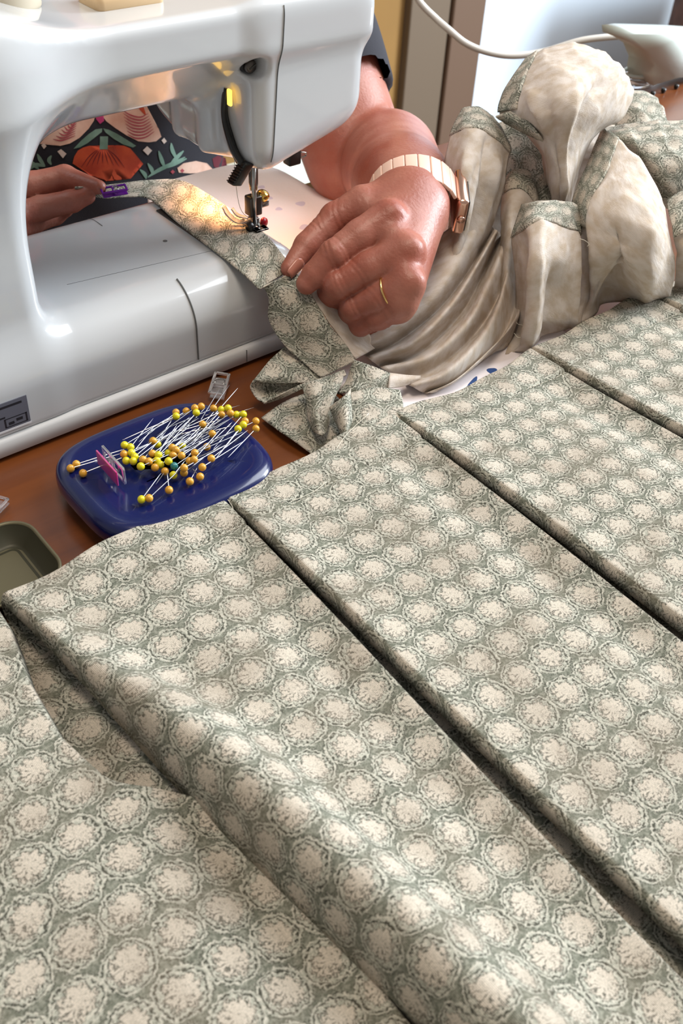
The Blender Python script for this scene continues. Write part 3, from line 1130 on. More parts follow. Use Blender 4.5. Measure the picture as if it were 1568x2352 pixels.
# ================================================================== PIN DISH
pd = thing('pin_dish', 'cobalt blue magnetic pin dish heaped with yellow headed pins', 'pin dish', (-9.3, -8.2, 0))
ol = []
for k in range(72):
    t = 2 * math.pi * k / 72
    c, s = math.cos(t), math.sin(t)
    e = .56
    ol.append((-9.2 + 5.75 * math.copysign(abs(c) ** e, c), -8.25 + 4.95 * math.copysign(abs(s) ** e, s)))
prof = [(1.1, .0), (.8, .06), (.62, .45), (.66, .52), (.3, .62), (.26, .95), (.3, 1.02), (.06, 1.12), (0, 1.3), (0, 1.75), (.06, 2.05), (.2, 2.28), (.45, 2.42), (.8, 2.47), (1.3, 2.45), (2.0, 2.38), (3.0, 2.3), (4.0, 2.28)]
slab(ol, prof).build('dish', 'cobalt_plastic', pd, True)

PINS = """825 370 O,825 395 Y,893 362 O,950 340 O,960 372 Y,993 330 O,1075 343 O,1127 352 Y,1128 382 O,1172 342 Y,1188 375 O,1228 385 Y,1273 383 Y,1285 428 O,1273 452 Y,1238 480 Y,1357 428 O,1357 478 O,1003 450 O,1067 513 O,482 588 Y,522 602 Y,478 648 O,528 640 Y,493 692 Y,540 695 Y,550 665 Y,160 715 O,122 743 O,205 775 O,672 560 O,702 583 Y,668 645 O,708 655 Y,605 685 O,645 697 O,698 690 Y,590 730 Y,685 737 O,720 718 Y,775 640 Y,800 605 O,825 620 O,805 655 O,868 595 Y,862 658 O,775 695 Y,813 728 T,752 763 O,808 788 Y,878 740 O,878 772 O,915 695 O,950 640 O,945 685 O,1030 600 O,1060 677 O,1000 735 O,985 798 O,917 830 O,778 887 O,595 950 Y,645 942 O"""
SPEC = {(778, 887): (765, 770), (595, 950): (725, 775), (645, 942): (900, 705), (985, 798): (935, 745), (917, 830): (965, 740), (160, 715): (480, 615), (122, 743): (470, 640), (205, 775): (520, 650),
        (1067, 513): (1020, 560), (752, 763): (690, 850)}
head = MB().lathe((0, 0, 0), (0, 0, 1), [(.02, -.235), (.13, -.2), (.21, -.11), (.235, 0), (.21, .11), (.13, .2), (.02, .235)], 14)
MEH = {}
for kk, mm in (('Y', 'pin_yellow'), ('O', 'pin_ochre'), ('T', 'pin_teal')):
    me = bpy.data.meshes.new('pin_head_' + mm)
    me.from_pydata([(v[0] * .01, v[1] * .01, v[2] * .01) for v in head.v], [], head.f)
    me.polygons.foreach_set('use_smooth', [True] * len(me.polygons))
    me.materials.append(MAT[mm])
    MEH[kk] = me
sh = MB().lathe((0, 0, 0), (0, 0, 1), [(.027, 0), (.027, .8), (.004, 1)], 6)
mes = bpy.data.meshes.new('pin_shaft')
mes.from_pydata([(v[0] * .01, v[1] * .01, v[2]) for v in sh.v], [], sh.f)
mes.materials.append(MAT['pin_steel'])
LBL = {'Y': ('steel pin with bright yellow ball head on the blue dish', 'yellow headed pins'),
       'O': ('steel pin with ochre ball head on the blue dish', 'ochre headed pins'),
       'T': ('single pin with a dark teal ball head among the yellow ones', None)}
rp_ = random.Random(3)


def dish_z(p):
    return 2.5


OWN = {(160, 715): 'upper right of three ochre pin heads poking left past the pink clip', (122, 743): 'leftmost ochre pin head of all, poking past the pink clip',
       (205, 775): 'lowest of three ochre pin heads poking left past the pink clip', (778, 887): 'lone ochre headed pin pointing up towards the heap on near dish side',
       (595, 950): 'yellow headed pin nearest the skirt edge, paired with an ochre one', (645, 942): 'ochre headed pin nearest the skirt edge, touching a yellow one',
       (917, 830): 'ochre headed pin lying just below the heap on open blue dish', (985, 798): 'ochre headed pin at the lower right corner of the heap',
       (1357, 428): 'upper of two ochre pin heads overhanging the far right rim', (1357, 478): 'lower of two ochre pin heads overhanging the far right rim'}
for i, s in enumerate(PINS.split(',')):
    a, b, kk = s.split()
    a, b = int(a), int(b)
    upper = b < 470 or (a > 1150)
    z = 2.72 + .5 * rp_.random() * (0 if (a < 300 or b > 760) else 1) + (.15 if upper else 0)
    hp = at(120 + a / 2.904, 820 + b / 2.904, z)
    if (a, b) in SPEC:
        ea, eb = SPEC[(a, b)]
        L = None
    else:
        ang = math.radians(38 + rp_.uniform(-16, 14))
        sg = -1 if upper else 1
        ea, eb = a + sg * 300 * math.cos(ang), b - sg * 300 * math.sin(ang)
        L = 3.3
    ep = at(120 + ea / 2.904, 820 + eb / 2.904, 2.75 + .35 * rp_.random())
    dv = ep - hp
    if L:
        dv = dv / np.linalg.norm(dv) * (L + rp_.uniform(-.2, .3))
    lb, gr = LBL[kk]
    col_ = {'Y': 'yellow', 'O': 'ochre', 'T': 'teal'}[kk]
    if (a, b) in OWN:
        lb, gr = OWN[(a, b)], 'pins lying apart from the heap'
    elif kk != 'T':
        zone = ('along the far rim of the blue dish' if upper else 'at the left end of the heap beside the pink clip' if a < 560 else
                'at the near right side of the heap' if a > 900 else 'in the middle of the heap on the blue dish')
        lb, gr = '%s headed pin %s' % (col_, zone), '%s headed pins %s' % (col_, zone)
    t = thing('dressmaking_pin', lb, 'pin', hp, gr)
    h_ = bpy.data.objects.new('head', MEH[kk])
    COL.objects.link(h_)
    h_.parent = t
    s_ = bpy.data.objects.new('shaft', mes)
    COL.objects.link(s_)
    s_.parent = t
    s_.rotation_euler = Vector(dv).to_track_quat('Z', 'Y').to_euler()
    s_.scale = (1, 1, float(np.linalg.norm(dv)) * .01)


# a fallen pin without a coloured head and a few bare shafts under the heap
for i in range(26):
    a = rp_.uniform(640, 1130)
    b = 640 - (a - 640) * .42 + rp_.uniform(-90, 60)
    hp = at(120 + a / 2.904, 820 + b / 2.904, 2.62 + .25 * rp_.random())
    ang = math.radians(40 + rp_.uniform(-30, 22))
    ep = at(120 + (a + 240 * math.cos(ang)) / 2.904, 820 + (b - 240 * math.sin(ang)) / 2.904, 2.7 + .4 * rp_.random())
    t = bpy.data.objects.new('steel_pin', mes)
    COL.objects.link(t)
    t.location = W(hp)
    dv = ep - hp
    t.rotation_euler = Vector(dv).to_track_quat('Z', 'Y').to_euler()
    t.scale = (1, 1, float(np.linalg.norm(dv)) * .01)
    tag(t, 'bare steel pin shaft in the middle of the heap on the dish', 'pin', 'pin shafts in the heap')


# ================================================================== CLIPS
def sewing_clip(label, c, ux, uy, uz, m1, m2, s=1., group=None):
    """flat spring clip: two jaws hinged in a barrel. ux along, uy across, uz jaw opening"""
    c, ux, uy, uz = [np.array(q, float) for q in (c, ux, uy, uz)]
    ux, uy, uz = [q / np.linalg.norm(q) * s for q in (ux, uy, uz)]
    t = thing('sewing_clip', label, 'clip', c, group)
    fr = MB()
    for yy in (-.48, .48):
        fr.obox(c + uy * yy + uz * .25, ux * 1.25, uy * .10, uz * .07, .03)
    for xx in (-1.18, -.1, 1.18):
        fr.obox(c + ux * xx + uz * .25, ux * .1, uy * .5, uz * .07, .03)
    fr.build('top_jaw', m1, t, True)
    MB().obox(c - uz * .18 + ux * .05, ux * 1.2, uy * .5, uz * .05, .03).build('bottom_jaw', m2, t, True)
    MB().lathe(c - uy * .5 + uz * .03, uy, [(.14 * s, 0), (.14 * s, 1.0 * s)], 12).build('hinge_barrel', m1, t, True)
    MB().tube([c - ux * .1 - uy * .3 + uz * .3, c + ux * .35 - uy * .3 + uz * .34, c + ux * .35 + uy * .3 + uz * .34, c - ux * .1 + uy * .3 + uz * .3], .05, 6, 3).build('spring_wire', 'steel', t, True)
    return t


c = at(252, 1071, 3.25)
a1, a2 = at(205, 1030, 3.2), at(278, 1112, 3.2)
cl = sewing_clip('clear sewing clip with hot pink jaw holding pins at the dish rim', c, a2 - a1, (0, 0, 1), np.cross(a2 - a1, (0, 0, -1)), 'clear_plastic', 'pink_plastic', 1.0)
c = at(504, 888, .5)
sewing_clip('clear sewing clip lying between machine base and blue pin dish', c, at(515, 850, .3) - at(492, 925, .3), at(510, 925, .3) - at(480, 920, .3), (0, 0, 1), 'clear_plastic', 'clear_plastic', 1.0)
c = at(-16, 1172, .5)
sewing_clip('clear sewing clip near the olive tray at left photo edge', c, (1, .6, 0), (-.6, 1, 0), (0, 0, 1), 'clear_plastic', 'clear_plastic', .8)

# ================================================================== TRAY
ty = thing('metal_tray', 'long shallow olive green metal tray with rounded corners beside the skirt', 'tray', (-30, -9, 0))
o_ = rrect(-42, -17.3, -12.1, -6.3, 1.6)
prof = [(1.0, .02), (.75, .05), (.12, 1.08), (0, 1.15), (.02, 1.25), (.14, 1.26), (.2, 1.16), (.8, .2), (1.1, .12), (1.35, .1)]
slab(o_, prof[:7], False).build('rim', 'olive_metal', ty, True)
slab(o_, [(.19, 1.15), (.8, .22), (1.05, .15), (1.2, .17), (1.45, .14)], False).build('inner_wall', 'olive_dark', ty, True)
slab(rrect(-42 + .9, -17.3 - .9, -12.1 + .9, -6.3 - .9, 1.1), [(0, .12), (.05, .16)]).build('floor_panel', 'olive_metal', ty)
# ================================================================== GARMENT BEING SEWN
gm = thing('linen_garment', 'bunched white linen garment with printed sage hems under the sewing hand', 'garment', (20, 0, 0))


def sheet(rows, material, nr=44, nc=40, thick=.09, name='fold', wr=.05, seed=0, off=(0, 0), rot=0., sub=None):
    G = loft(px3(rows), nr, nc)
    return sheetG(G, material, thick, name, wr, seed, off, rot)


def sheetG(G, material, thick=.09, name='fold', wr=.05, seed=0, off=(0, 0), rot=0.):
    G = G.copy()
    if wr:
        s = seed * 1.7
        w = (np.sin(G[..., 0] * 1.1 + G[..., 1] * .8 + s) * np.sin(G[..., 1] * 1.3 - G[..., 2] * .9 + s * 2) +
             .6 * np.sin(G[..., 0] * 2.3 - G[..., 2] * 1.9 + s) * np.sin(G[..., 1] * 1.9 + s))
        w = w + 1.6 * (1 - np.abs(np.sin(G[..., 0] * .9 + 1.4 * G[..., 2] * .5 - G[..., 1] * .4 + 1.2 * np.sin(G[..., 1] * .5 + s) + s))) ** 3
        w = w + 1.2 * (1 - np.abs(np.sin(G[..., 2] * .8 - G[..., 0] * .5 + 1.1 * np.sin(G[..., 0] * .7 + s) + s * 3))) ** 4
        G[..., 2] += wr * w
        G[..., 1] -= wr * .6 * w
    return cloth(name, G, material, gm, thick, uvoff=off, rot=rot)


# --- the strip that runs under the needle
L = [(172, 439, 8.2), (235, 455, 7.75), (300, 452, 7.5), (345, 458, 7.22), (400, 505, 7.2), (470, 560, 7.2), (525, 602, 7.16), (570, 640, 7.0), (594, 664, 6.8)]
R = [(172, 430, 8.6), (250, 424, 8.4), (340, 414, 7.9), (415, 415, 7.3), (480, 448, 7.2), (550, 496, 7.2), (607, 537, 7.2), (648, 585, 7.1), (672, 617, 7.0)]
rows = []
for a, b in zip(L, R):
    A, B = at(*a), at(*b)
    rows.append([A, A * .66 + B * .34 + np.array([0, 0, .02]), A * .33 + B * .67 + np.array([0, 0, .02]), B])
G = loft(rows, 90, 24)
sheetG(G, 'printed_cotton', .1, 'sewn_strip', 0, 0, (.4, .3))
L = [(594, 664, 6.75), (606, 662, 6.6), (617, 690, 5.6), (618, 735, 4.3), (650, 790, 3.2), (695, 832, 2.5), (737, 868, 1.9)]
Mi = [(640, 640, 6.95), (655, 648, 6.7), (672, 690, 5.9), (690, 745, 4.6), (716, 788, 3.5), (745, 822, 2.7), (775, 850, 2.1)]
R = [(676, 622, 7.0), (690, 640, 6.8), (722, 690, 5.9), (752, 740, 4.7), (780, 775, 3.7), (800, 800, 3.0), (816, 828, 2.4)]
sheetG(loft([[at(*a), at(*m), at(*b)] for a, m, b in zip(L, Mi, R)], 60, 26), 'printed_cotton', .1, 'hanging_strip', .04, 2, (.2, 1.3))
# white linen that belongs to the strip, under the hand
sheet([[(690, 640, 6.7), (740, 650, 6.0), (800, 690, 5.2)], [(722, 690, 5.8), (770, 700, 5.1), (830, 740, 4.0)], [(752, 740, 4.6), (800, 755, 3.9), (850, 775, 3.0)],
       [(780, 775, 3.6), (815, 785, 3.0), (850, 790, 2.6)], [(816, 826, 2.3), (835, 815, 2.2), (860, 800, 2.2)]], 'white_linen', 30, 24, name='linen_under_hand', seed=3)

# --- crumpled printed hem in front
sheet([[(655, 795, 2.6), (620, 828, 2.5), (583, 872, 2.3)], [(705, 835, 2.2), (655, 858, 2.3), (590, 874, 2.2)], [(742, 868, 1.7), (690, 880, 1.8), (600, 878, 2.0)]], 'printed_cotton', 24, 24, name='hem_fold', seed=1, off=(.5, .2))
sheet([[(583, 872, 2.3), (575, 890, 1.7), (588, 915, 1.0), (608, 926, .9)], [(620, 878, 1.5), (612, 890, 1.2), (612, 908, .9), (622, 920, .85)],
       [(690, 880, 1.6), (680, 886, 1.4), (668, 893, 1.2), (660, 903, 1.2)]], 'printed_cotton', 24, 24, name='hem_fold', seed=2, off=(1.2, .6))
sheet([[(605, 926, .95), (640, 908, 1.6), (688, 884, 2.3), (740, 868, 2.6), (790, 850, 2.8)], [(610, 927, .85), (646, 914, 1.3), (700, 892, 2.2), (748, 882, 2.5), (795, 862, 2.7)]], 'printed_cotton', 14, 40, name='hem_fold', wr=.02, off=(.3, .9))
sheet([[(692, 886, 2.35), (715, 876, 2.7), (745, 868, 2.7), (790, 850, 2.8)], [(702, 918, 2.0), (722, 915, 2.5), (748, 905, 2.6), (785, 880, 2.7)],
       [(706, 955, 1.6), (725, 955, 2.1), (745, 948, 2.1), (765, 920, 2.3)], [(714, 985, 1.1), (730, 1000, 1.4), (746, 998, 1.3), (756, 970, 1.5)]], 'printed_cotton', 30, 30, name='hem_flap', seed=4, off=(1.7, .2))
sheet([[(805, 892, 2.9), (795, 905, 3.0), (778, 920, 2.8), (758, 935, 2.2)], [(806, 930, 2.6), (795, 935, 2.9), (778, 945, 2.7), (760, 945, 2.1)],
       [(806, 965, 2.1), (796, 975, 2.4), (780, 975, 2.2), (766, 960, 1.8)], [(803, 990, 1.7), (797, 1004, 1.8), (786, 1002, 1.7), (775, 985, 1.5)]], 'printed_cotton', 30, 30, name='hem_flap', seed=5, off=(.1, 1.1))
sheet([[(812, 826, 3.5), (806, 845, 2.8), (795, 875, 2.4), (775, 905, 2.2)], [(818, 828, 3.4), (816, 850, 3.0), (812, 885, 2.7), (800, 900, 2.5)],
       [(858, 843, 3.0), (855, 865, 2.9), (850, 890, 2.4), (845, 905, 2.0)], [(895, 858, 2.4), (893, 872, 2.3), (890, 890, 2.0), (885, 900, 1.7)]], 'printed_cotton', 34, 26, name='hem_cone', wr=.03, seed=6, off=(.8, .8))
sheet([[(893, 857, 2.4), (893, 872, 2.4), (890, 893, 2.0)], [(925, 861, 2.1), (925, 872, 2.1), (922, 888, 1.7)], [(965, 864, 1.7), (965, 868, 1.7), (963, 874, 1.5)]], 'white_linen', 16, 16, name='linen_tip', wr=.02)
sheet([[(803, 891, 2.5), (840, 890, 2.4), (880, 892, 2.3), (918, 897, 2.1)], [(806, 940, 2.2), (845, 938, 2.3), (885, 935, 2.2), (926, 933, 2.05)],
       [(800, 990, 1.9), (840, 980, 2.1), (885, 968, 2.0), (925, 958, 1.95)], [(785, 1020, 1.5), (835, 1010, 1.6), (885, 990, 1.5), (925, 980, 1.5)]], 'printed_cotton', 34, 34, name='finished_hem', wr=.02, off=(.55, .3))
sheet([[(600, 960, .45), (650, 926, .8), (700, 905, 1.0), (760, 895, 1.0)], [(640, 990, .6), (690, 962, .95), (740, 945, 1.1), (790, 930, 1.1)],
       [(690, 1025, .5), (735, 1003, .75), (780, 985, .9), (820, 965, .9)], [(735, 1060, .2), (770, 1040, .35), (815, 1015, .5), (850, 1000, .6)]], 'printed_cotton', 30, 30, name='hem_tail', seed=7, off=(1.4, .7))

# --- long creases running from the needle end back into the bundle
C = [[(770, 800, 2.2), (850, 745, 3.2), (940, 650, 4.6), (1010, 540, 6.5)],
     [(815, 808, 2.1), (900, 765, 3.1), (990, 685, 4.6), (1060, 585, 6.2), (1118, 470, 8.0)],
     [(838, 818, 1.2), (915, 785, 1.8), (1010, 708, 3.0), (1078, 618, 4.2), (1130, 520, 5.6)],
     [(850, 826, 1.9), (945, 788, 3.0), (1035, 702, 4.4), (1098, 605, 5.4), (1140, 530, 6.4)],
     [(870, 842, 1.0), (962, 812, 1.6), (1058, 722, 2.6), (1112, 622, 3.4), (1150, 540, 4.6)],
     [(880, 850, 1.7), (985, 818, 2.8), (1074, 738, 4.0), (1126, 640, 4.8), (1160, 560, 5.4)],
     [(925, 876, 1.0), (1000, 848, 1.5), (1090, 768, 2.4), (1140, 690, 3.0), (1166, 620, 3.4)],
     [(945, 888, 1.6), (1020, 858, 2.4), (1108, 772, 3.4), (1152, 680, 4.2), (1178, 560, 4.8)],
     [(972, 902, .9), (1040, 878, 1.2), (1122, 808, 1.9), (1162, 750, 2.2), (1184, 690, 2.6)],
     [(985, 902, 1.2), (1048, 872, 1.7), (1122, 806, 2.3), (1164, 762, 2.4), (1192, 720, 2.8)],
     [(1000, 900, .9), (1058, 866, .9), (1122, 818, .9), (1170, 788, .9)]]
CC = [cr(np.array([at(*p) for p in c]), 40) for c in C]
sheetG(cr(np.array(CC), 140), 'white_linen', .08, 'creased_linen', .03, 1)

# --- standing folds
def crease(G, list_):
    """push folds into a sheet: (u at top, u at bottom, v0, v1, width, depth)"""
    G = G.copy()
    nr, nc = G.shape[:2]
    n = np.cross(np.gradient(G, axis=1), np.gradient(G, axis=0))
    n /= np.linalg.norm(n, axis=2)[..., None] + 1e-9
    n *= np.sign(((CAM - G) * n).sum(-1))[..., None]
    v, u = np.meshgrid(np.linspace(0, 1, nr), np.linspace(0, 1, nc), indexing='ij')
    d = np.zeros((nr, nc))
    for (u0, u1, v0, v1, w, h) in list_:
        t = np.clip((v - v0) / (v1 - v0), -.5, 1.5)
        c = u0 + (u1 - u0) * t
        m = np.clip((v - v0) / .12 + .5, 0, 1) * np.clip((v1 - v) / .12 + .5, 0, 1)
        x = (u - c) / w
        d += h * m * np.where(x < 0, np.exp(-np.abs(x) * 2.2), np.exp(-x * x))
    return G + n * d[..., None]


def fold(rows, band, seed, nr=60, nc=48, wr=.06, axis=0, off=(0, 0), rot=0., far=None, cre=()):
    G = loft(px3(rows), nr, nc)
    if cre:
        G = crease(G, cre)
    if far:
        r0, r1, c0, c1 = far
        S = G[int(r0 * nr):int(r1 * nr), int(c0 * nc):int(c1 * nc)]
        n = np.cross(np.gradient(S, axis=1), np.gradient(S, axis=0))
        n /= np.linalg.norm(n, axis=2)[..., None] + 1e-9
        n *= np.sign(((CAM - S) * n).sum(-1))[..., None]
        sheetG(S + n * .13, 'printed_cotton', .16, 'hem_band', wr, seed, off, rot)
    if axis == 1:
        k = int(nc * band)
        a, b = G[:, :k + 1], G[:, k:]
    else:
        k = int(nr * band)
        a, b = G[:k + 1], G[k:]
    sheetG(b, 'white_linen', .08, 'linen_fold', wr, seed)
    if k:
        a = a.copy()
        if axis == 0:
            a[-1] = a[-1] + (a[-1] - a[-2]) * .25
        hb_ = sheetG(a, 'printed_cotton', .2, 'hem_band', wr, seed, off, rot)


fold([[(1062, 252, 12.2), (1078, 249, 12.6), (1095, 250, 12.6), (1112, 258, 12.3), (1130, 268, 11.6)],
      [(1042, 290, 11.8), (1072, 282, 12.8), (1105, 284, 12.9), (1140, 302, 12.2), (1168, 335, 10.8)],
      [(1028, 335, 11.0), (1065, 315, 12.4), (1100, 315, 12.6), (1135, 335, 11.9), (1166, 368, 10.2)],
      [(1018, 390, 9.6), (1058, 385, 11.2), (1098, 385, 11.4), (1132, 400, 10.6), (1156, 430, 9.0)],
      [(1026, 450, 8.0), (1058, 455, 9.6), (1092, 455, 9.6), (1118, 465, 8.6), (1138, 490, 7.4)],
      [(1030, 520, 6.4), (1052, 528, 7.4), (1078, 530, 7.4), (1102, 535, 6.6), (1122, 540, 5.6)],
      [(1000, 600, 4.4), (1024, 610, 5.3), (1048, 612, 5.2), (1072, 605, 4.6), (1098, 598, 3.8)]], .26, 1, off=(.4, .2), cre=[(.62, .5, .3, 1, .12, -.5), (.3, .35, .45, 1, .10, .5), (.8, .7, .4, .9, .1, .35), (.45, .2, .5, .8, .06, -.35)])
fold([[(1168, 400, 8.4), (1182, 391, 8.8), (1205, 392, 8.9), (1222, 405, 8.5), (1232, 425, 8.0)],
      [(1156, 430, 8.0), (1175, 418, 8.8), (1205, 420, 8.8), (1226, 440, 8.2), (1240, 470, 7.2)],
      [(1152, 462, 7.4), (1172, 448, 8.2), (1195, 450, 8.2), (1215, 468, 7.6), (1228, 500, 6.6)],
      [(1150, 520, 6.2), (1166, 520, 7.0), (1180, 525, 6.9), (1190, 540, 6.0), (1198, 560, 5.2)],
      [(1148, 600, 4.2), (1158, 605, 4.8), (1168, 610, 4.8), (1176, 620, 4.2), (1185, 640, 3.6)],
      [(1140, 700, 2.2), (1148, 710, 2.7), (1158, 715, 2.7), (1166, 715, 2.4), (1176, 715, 2.0)],
      [(1120, 800, .9), (1132, 805, 1.1), (1145, 805, 1.1), (1158, 800, 1.0), (1168, 790, .9)]], .28, 2, off=(1.1, .5))
fold([[(1198, 472, 8.4), (1230, 466, 9.6), (1268, 463, 9.5), (1308, 466, 8.8), (1335, 478, 7.8)],
      [(1184, 518, 7.8), (1212, 503, 9.5), (1252, 494, 9.7), (1300, 500, 8.9), (1334, 516, 7.5)],
      [(1176, 552, 7.2), (1208, 530, 9.2), (1248, 516, 9.4), (1298, 530, 8.4), (1332, 548, 6.9)],
      [(1180, 610, 5.5), (1212, 605, 7.9), (1250, 595, 8.0), (1298, 605, 6.9), (1330, 620, 5.2)],
      [(1184, 690, 3.0), (1214, 690, 5.3), (1250, 680, 5.4), (1296, 685, 4.3), (1324, 700, 2.8)],
      [(1178, 755, 1.2), (1206, 765, 2.8), (1246, 755, 3.0), (1290, 742, 2.4), (1320, 738, 1.6)],
      [(1160, 812, .9), (1196, 806, .95), (1238, 788, 1.0), (1282, 764, 1.0), (1320, 746, 1.0)]], .30, 3, wr=.05, off=(.2, 1.0), cre=[(.42, .30, .3, 1, .12, .4), (.16, .10, .35, 1, .10, -.55), (.62, .55, .55, 1, .16, -.8), (.88, .95, .3, 1, .06, .45), (.25, .2, .5, .9, .05, .3)])
# large right-hand fold: printed hem along its left side
fold([[(1385, 298, 10.2), (1400, 305, 10.8), (1420, 318, 11.2), (1442, 342, 11.2), (1466, 366, 11.0), (1496, 408, 10.2), (1520, 455, 9.0)],
      [(1352, 380, 9.0), (1372, 385, 9.9), (1392, 396, 10.4), (1412, 415, 10.6), (1450, 440, 10.6), (1500, 480, 9.8), (1535, 530, 7.8)],
      [(1318, 465, 7.6), (1336, 470, 8.4), (1354, 482, 8.9), (1374, 500, 9.2), (1425, 520, 9.4), (1490, 550, 8.6), (1546, 590, 6.0)],
      [(1312, 560, 5.2), (1335, 570, 6.0), (1356, 580, 6.6), (1382, 595, 6.8), (1430, 610, 7.0), (1492, 625, 6.0), (1545, 640, 3.8)],
      [(1306, 660, 2.4), (1335, 660, 3.0), (1358, 660, 3.5), (1384, 660, 3.8), (1432, 662, 4.0), (1490, 670, 3.4), (1538, 678, 2.2)],
      [(1296, 760, .9), (1330, 745, 1.0), (1360, 730, 1.2), (1390, 715, 1.3), (1440, 700, 1.4), (1490, 692, 1.3), (1532, 690, 1.1)]], 0, 4, 64, 64, wr=.06, far=(0, .5, 0, .36), off=(.9, .1), cre=[(.62, .50, .42, 1, .16, -1.5), (.82, .78, .3, .95, .09, .55), (.40, .34, .25, .8, .07, .4), (.30, .22, .5, 1, .05, -.4), (.68, .3, .62, .9, .05, .4)])
# tall dome behind
fold([[(1208, 140, 15.0), (1255, 112, 15.8), (1318, 103, 16.0), (1385, 120, 15.2), (1432, 160, 13.6)],
      [(1180, 180, 14.6), (1240, 152, 16.0), (1312, 140, 16.6), (1390, 155, 15.9), (1446, 188, 13.6)],
      [(1156, 222, 13.8), (1228, 205, 15.5), (1302, 195, 16.2), (1380, 205, 15.3), (1452, 218, 12.8)],
      [(1150, 268, 12.6), (1218, 258, 14.3), (1290, 255, 15.0), (1360, 258, 14.0), (1428, 272, 11.6)],
      [(1198, 300, 11.6), (1236, 310, 12.6), (1285, 312, 13.2), (1335, 308, 12.6), (1382, 298, 11.0)],
      [(1240, 350, 10.2), (1258, 366, 11.0), (1286, 372, 11.4), (1318, 360, 11.0), (1350, 335, 10.2)],
      [(1254, 420, 8.2), (1266, 436, 8.9), (1286, 442, 9.2), (1306, 432, 9.0), (1326, 400, 8.6)],
      [(1262, 470, 6.8), (1272, 480, 7.2), (1286, 486, 7.4), (1300, 480, 7.2), (1312, 462, 7.0)]], 0, 5, 64, 48, wr=.08, far=(0, .42, 0, .17), off=(.3, .2), cre=[(.74, .62, .2, .75, .10, -.7), (.82, .75, .1, .5, .06, .5), (.35, .45, .35, .9, .10, -.5), (.55, .55, .3, .9, .08, .5), (.2, .4, .3, .6, .06, .4)])
sheet([[(1138, 268, 13.1), (1172, 256, 13.6), (1200, 262, 13.8)], [(1152, 276, 12.6), (1190, 286, 13.0), (1240, 312, 12.8)], [(1158, 282, 12.2), (1198, 302, 12.2), (1248, 328, 12.0)]], 'printed_cotton', 12, 24, .12, 'hem_band', .02, 3, (.5, .9))
# printed face seen in the hollow between the folds, and the drape at the right
sheet([[(1120, 290, 10.0), (1190, 275, 10.2), (1262, 290, 10.2)], [(1130, 340, 8.6), (1195, 340, 8.8), (1262, 345, 9.2)], [(1150, 400, 7.4), (1205, 410, 7.2), (1268, 420, 7.6)], [(1160, 470, 6.0), (1210, 480, 5.6), (1275, 490, 6.0)]], 'printed_cotton', 30, 30, .1, 'inner_print', .15, 6, (.7, .7))
sheet([[(1225, 430, 8.0), (1240, 405, 8.5), (1252, 395, 8.6)], [(1232, 460, 7.4), (1246, 440, 8.0), (1260, 425, 8.2)], [(1240, 490, 6.6), (1255, 470, 7.4), (1270, 462, 7.6)]], 'printed_cotton', 16, 16, .1, 'hem_fold', .03, 6, (.7, .2))
sheet([[(1372, 302, 9.6), (1420, 290, 10.2), (1480, 283, 10.4), (1545, 278, 10.2), (1640, 275, 9.6)], [(1400, 318, 10.3), (1440, 310, 10.9), (1500, 310, 11.0), (1560, 308, 10.8), (1650, 312, 10.2)],
       [(1440, 350, 9.8), (1480, 360, 10.3), (1530, 368, 10.4), (1580, 368, 10.2), (1660, 370, 9.6)], [(1480, 410, 8.6), (1515, 420, 9.0), (1555, 425, 8.8), (1600, 420, 8.6), (1670, 420, 8.0)],
       [(1500, 470, 6.4), (1530, 480, 6.6), (1570, 478, 6.4), (1610, 470, 6.2), (1680, 470, 5.8)]], 'printed_cotton', 44, 44, .1, 'printed_drape', .1, 7, (.1, .4))
sheet([[(1530, 462, 8.6), (1560, 442, 9.0), (1600, 425, 9.2), (1660, 420, 9.0)], [(1538, 500, 8.2), (1565, 488, 8.6), (1605, 475, 8.8), (1665, 470, 8.6)], [(1546, 545, 7.4), (1570, 536, 7.8), (1610, 525, 8.0), (1670, 520, 7.8)]], 'printed_cotton', 20, 30, .15, 'hem_band', .03, 8, (.6, .1))
sheet([[(1544, 540, 7.4), (1570, 532, 7.8), (1610, 522, 8.0), (1670, 516, 7.8)], [(1552, 580, 6.0), (1575, 580, 6.4), (1612, 575, 6.4), (1672, 570, 6.2)], [(1550, 625, 3.6), (1578, 625, 3.9), (1615, 620, 3.9), (1676, 615, 3.8)],
       [(1545, 665, 1.6), (1580, 665, 1.8), (1618, 660, 1.8), (1680, 655, 1.8)]], 'white_linen', 30, 30, .1, 'linen_fold', .05, 9)
sheet([[(1440, 205, 9.5), (1475, 210, 9.6), (1503, 220, 9.2)], [(1425, 245, 9.4), (1470, 248, 9.8), (1520, 250, 9.2)], [(1400, 300, 8.2), (1465, 300, 8.8), (1540, 295, 8.4)], [(1395, 340, 7.0), (1465, 340, 7.4), (1545, 335, 7.0)]], 'printed_cotton', 24, 24, .1, 'inner_print', .1, 3, (.1, .1))
# frayed threads
for P in ([(1212, 760, 2.4), (1200, 748, 2.5), (1190, 745, 2.4), (1183, 738, 2.4)], [(1205, 770, 2.2), (1190, 775, 2.2), (1180, 765, 2.2)], [(1330, 548, 8.0), (1342, 552, 8.0), (1352, 560, 7.8), (1348, 566, 7.6)]):
    MB().tube([at(*p) for p in P], .02, 5, 5).build('frayed_thread', 'stitch', gm, True)

c = at(262, 440, 8.35)
sewing_clip('purple sewing clip gripping the printed strip in the harp opening', c, at(320, 428, 8.3) - at(210, 446, 8.3), (.3, 1, .1), (0, 0, 1), 'purple_plastic', 'purple_plastic', .75)

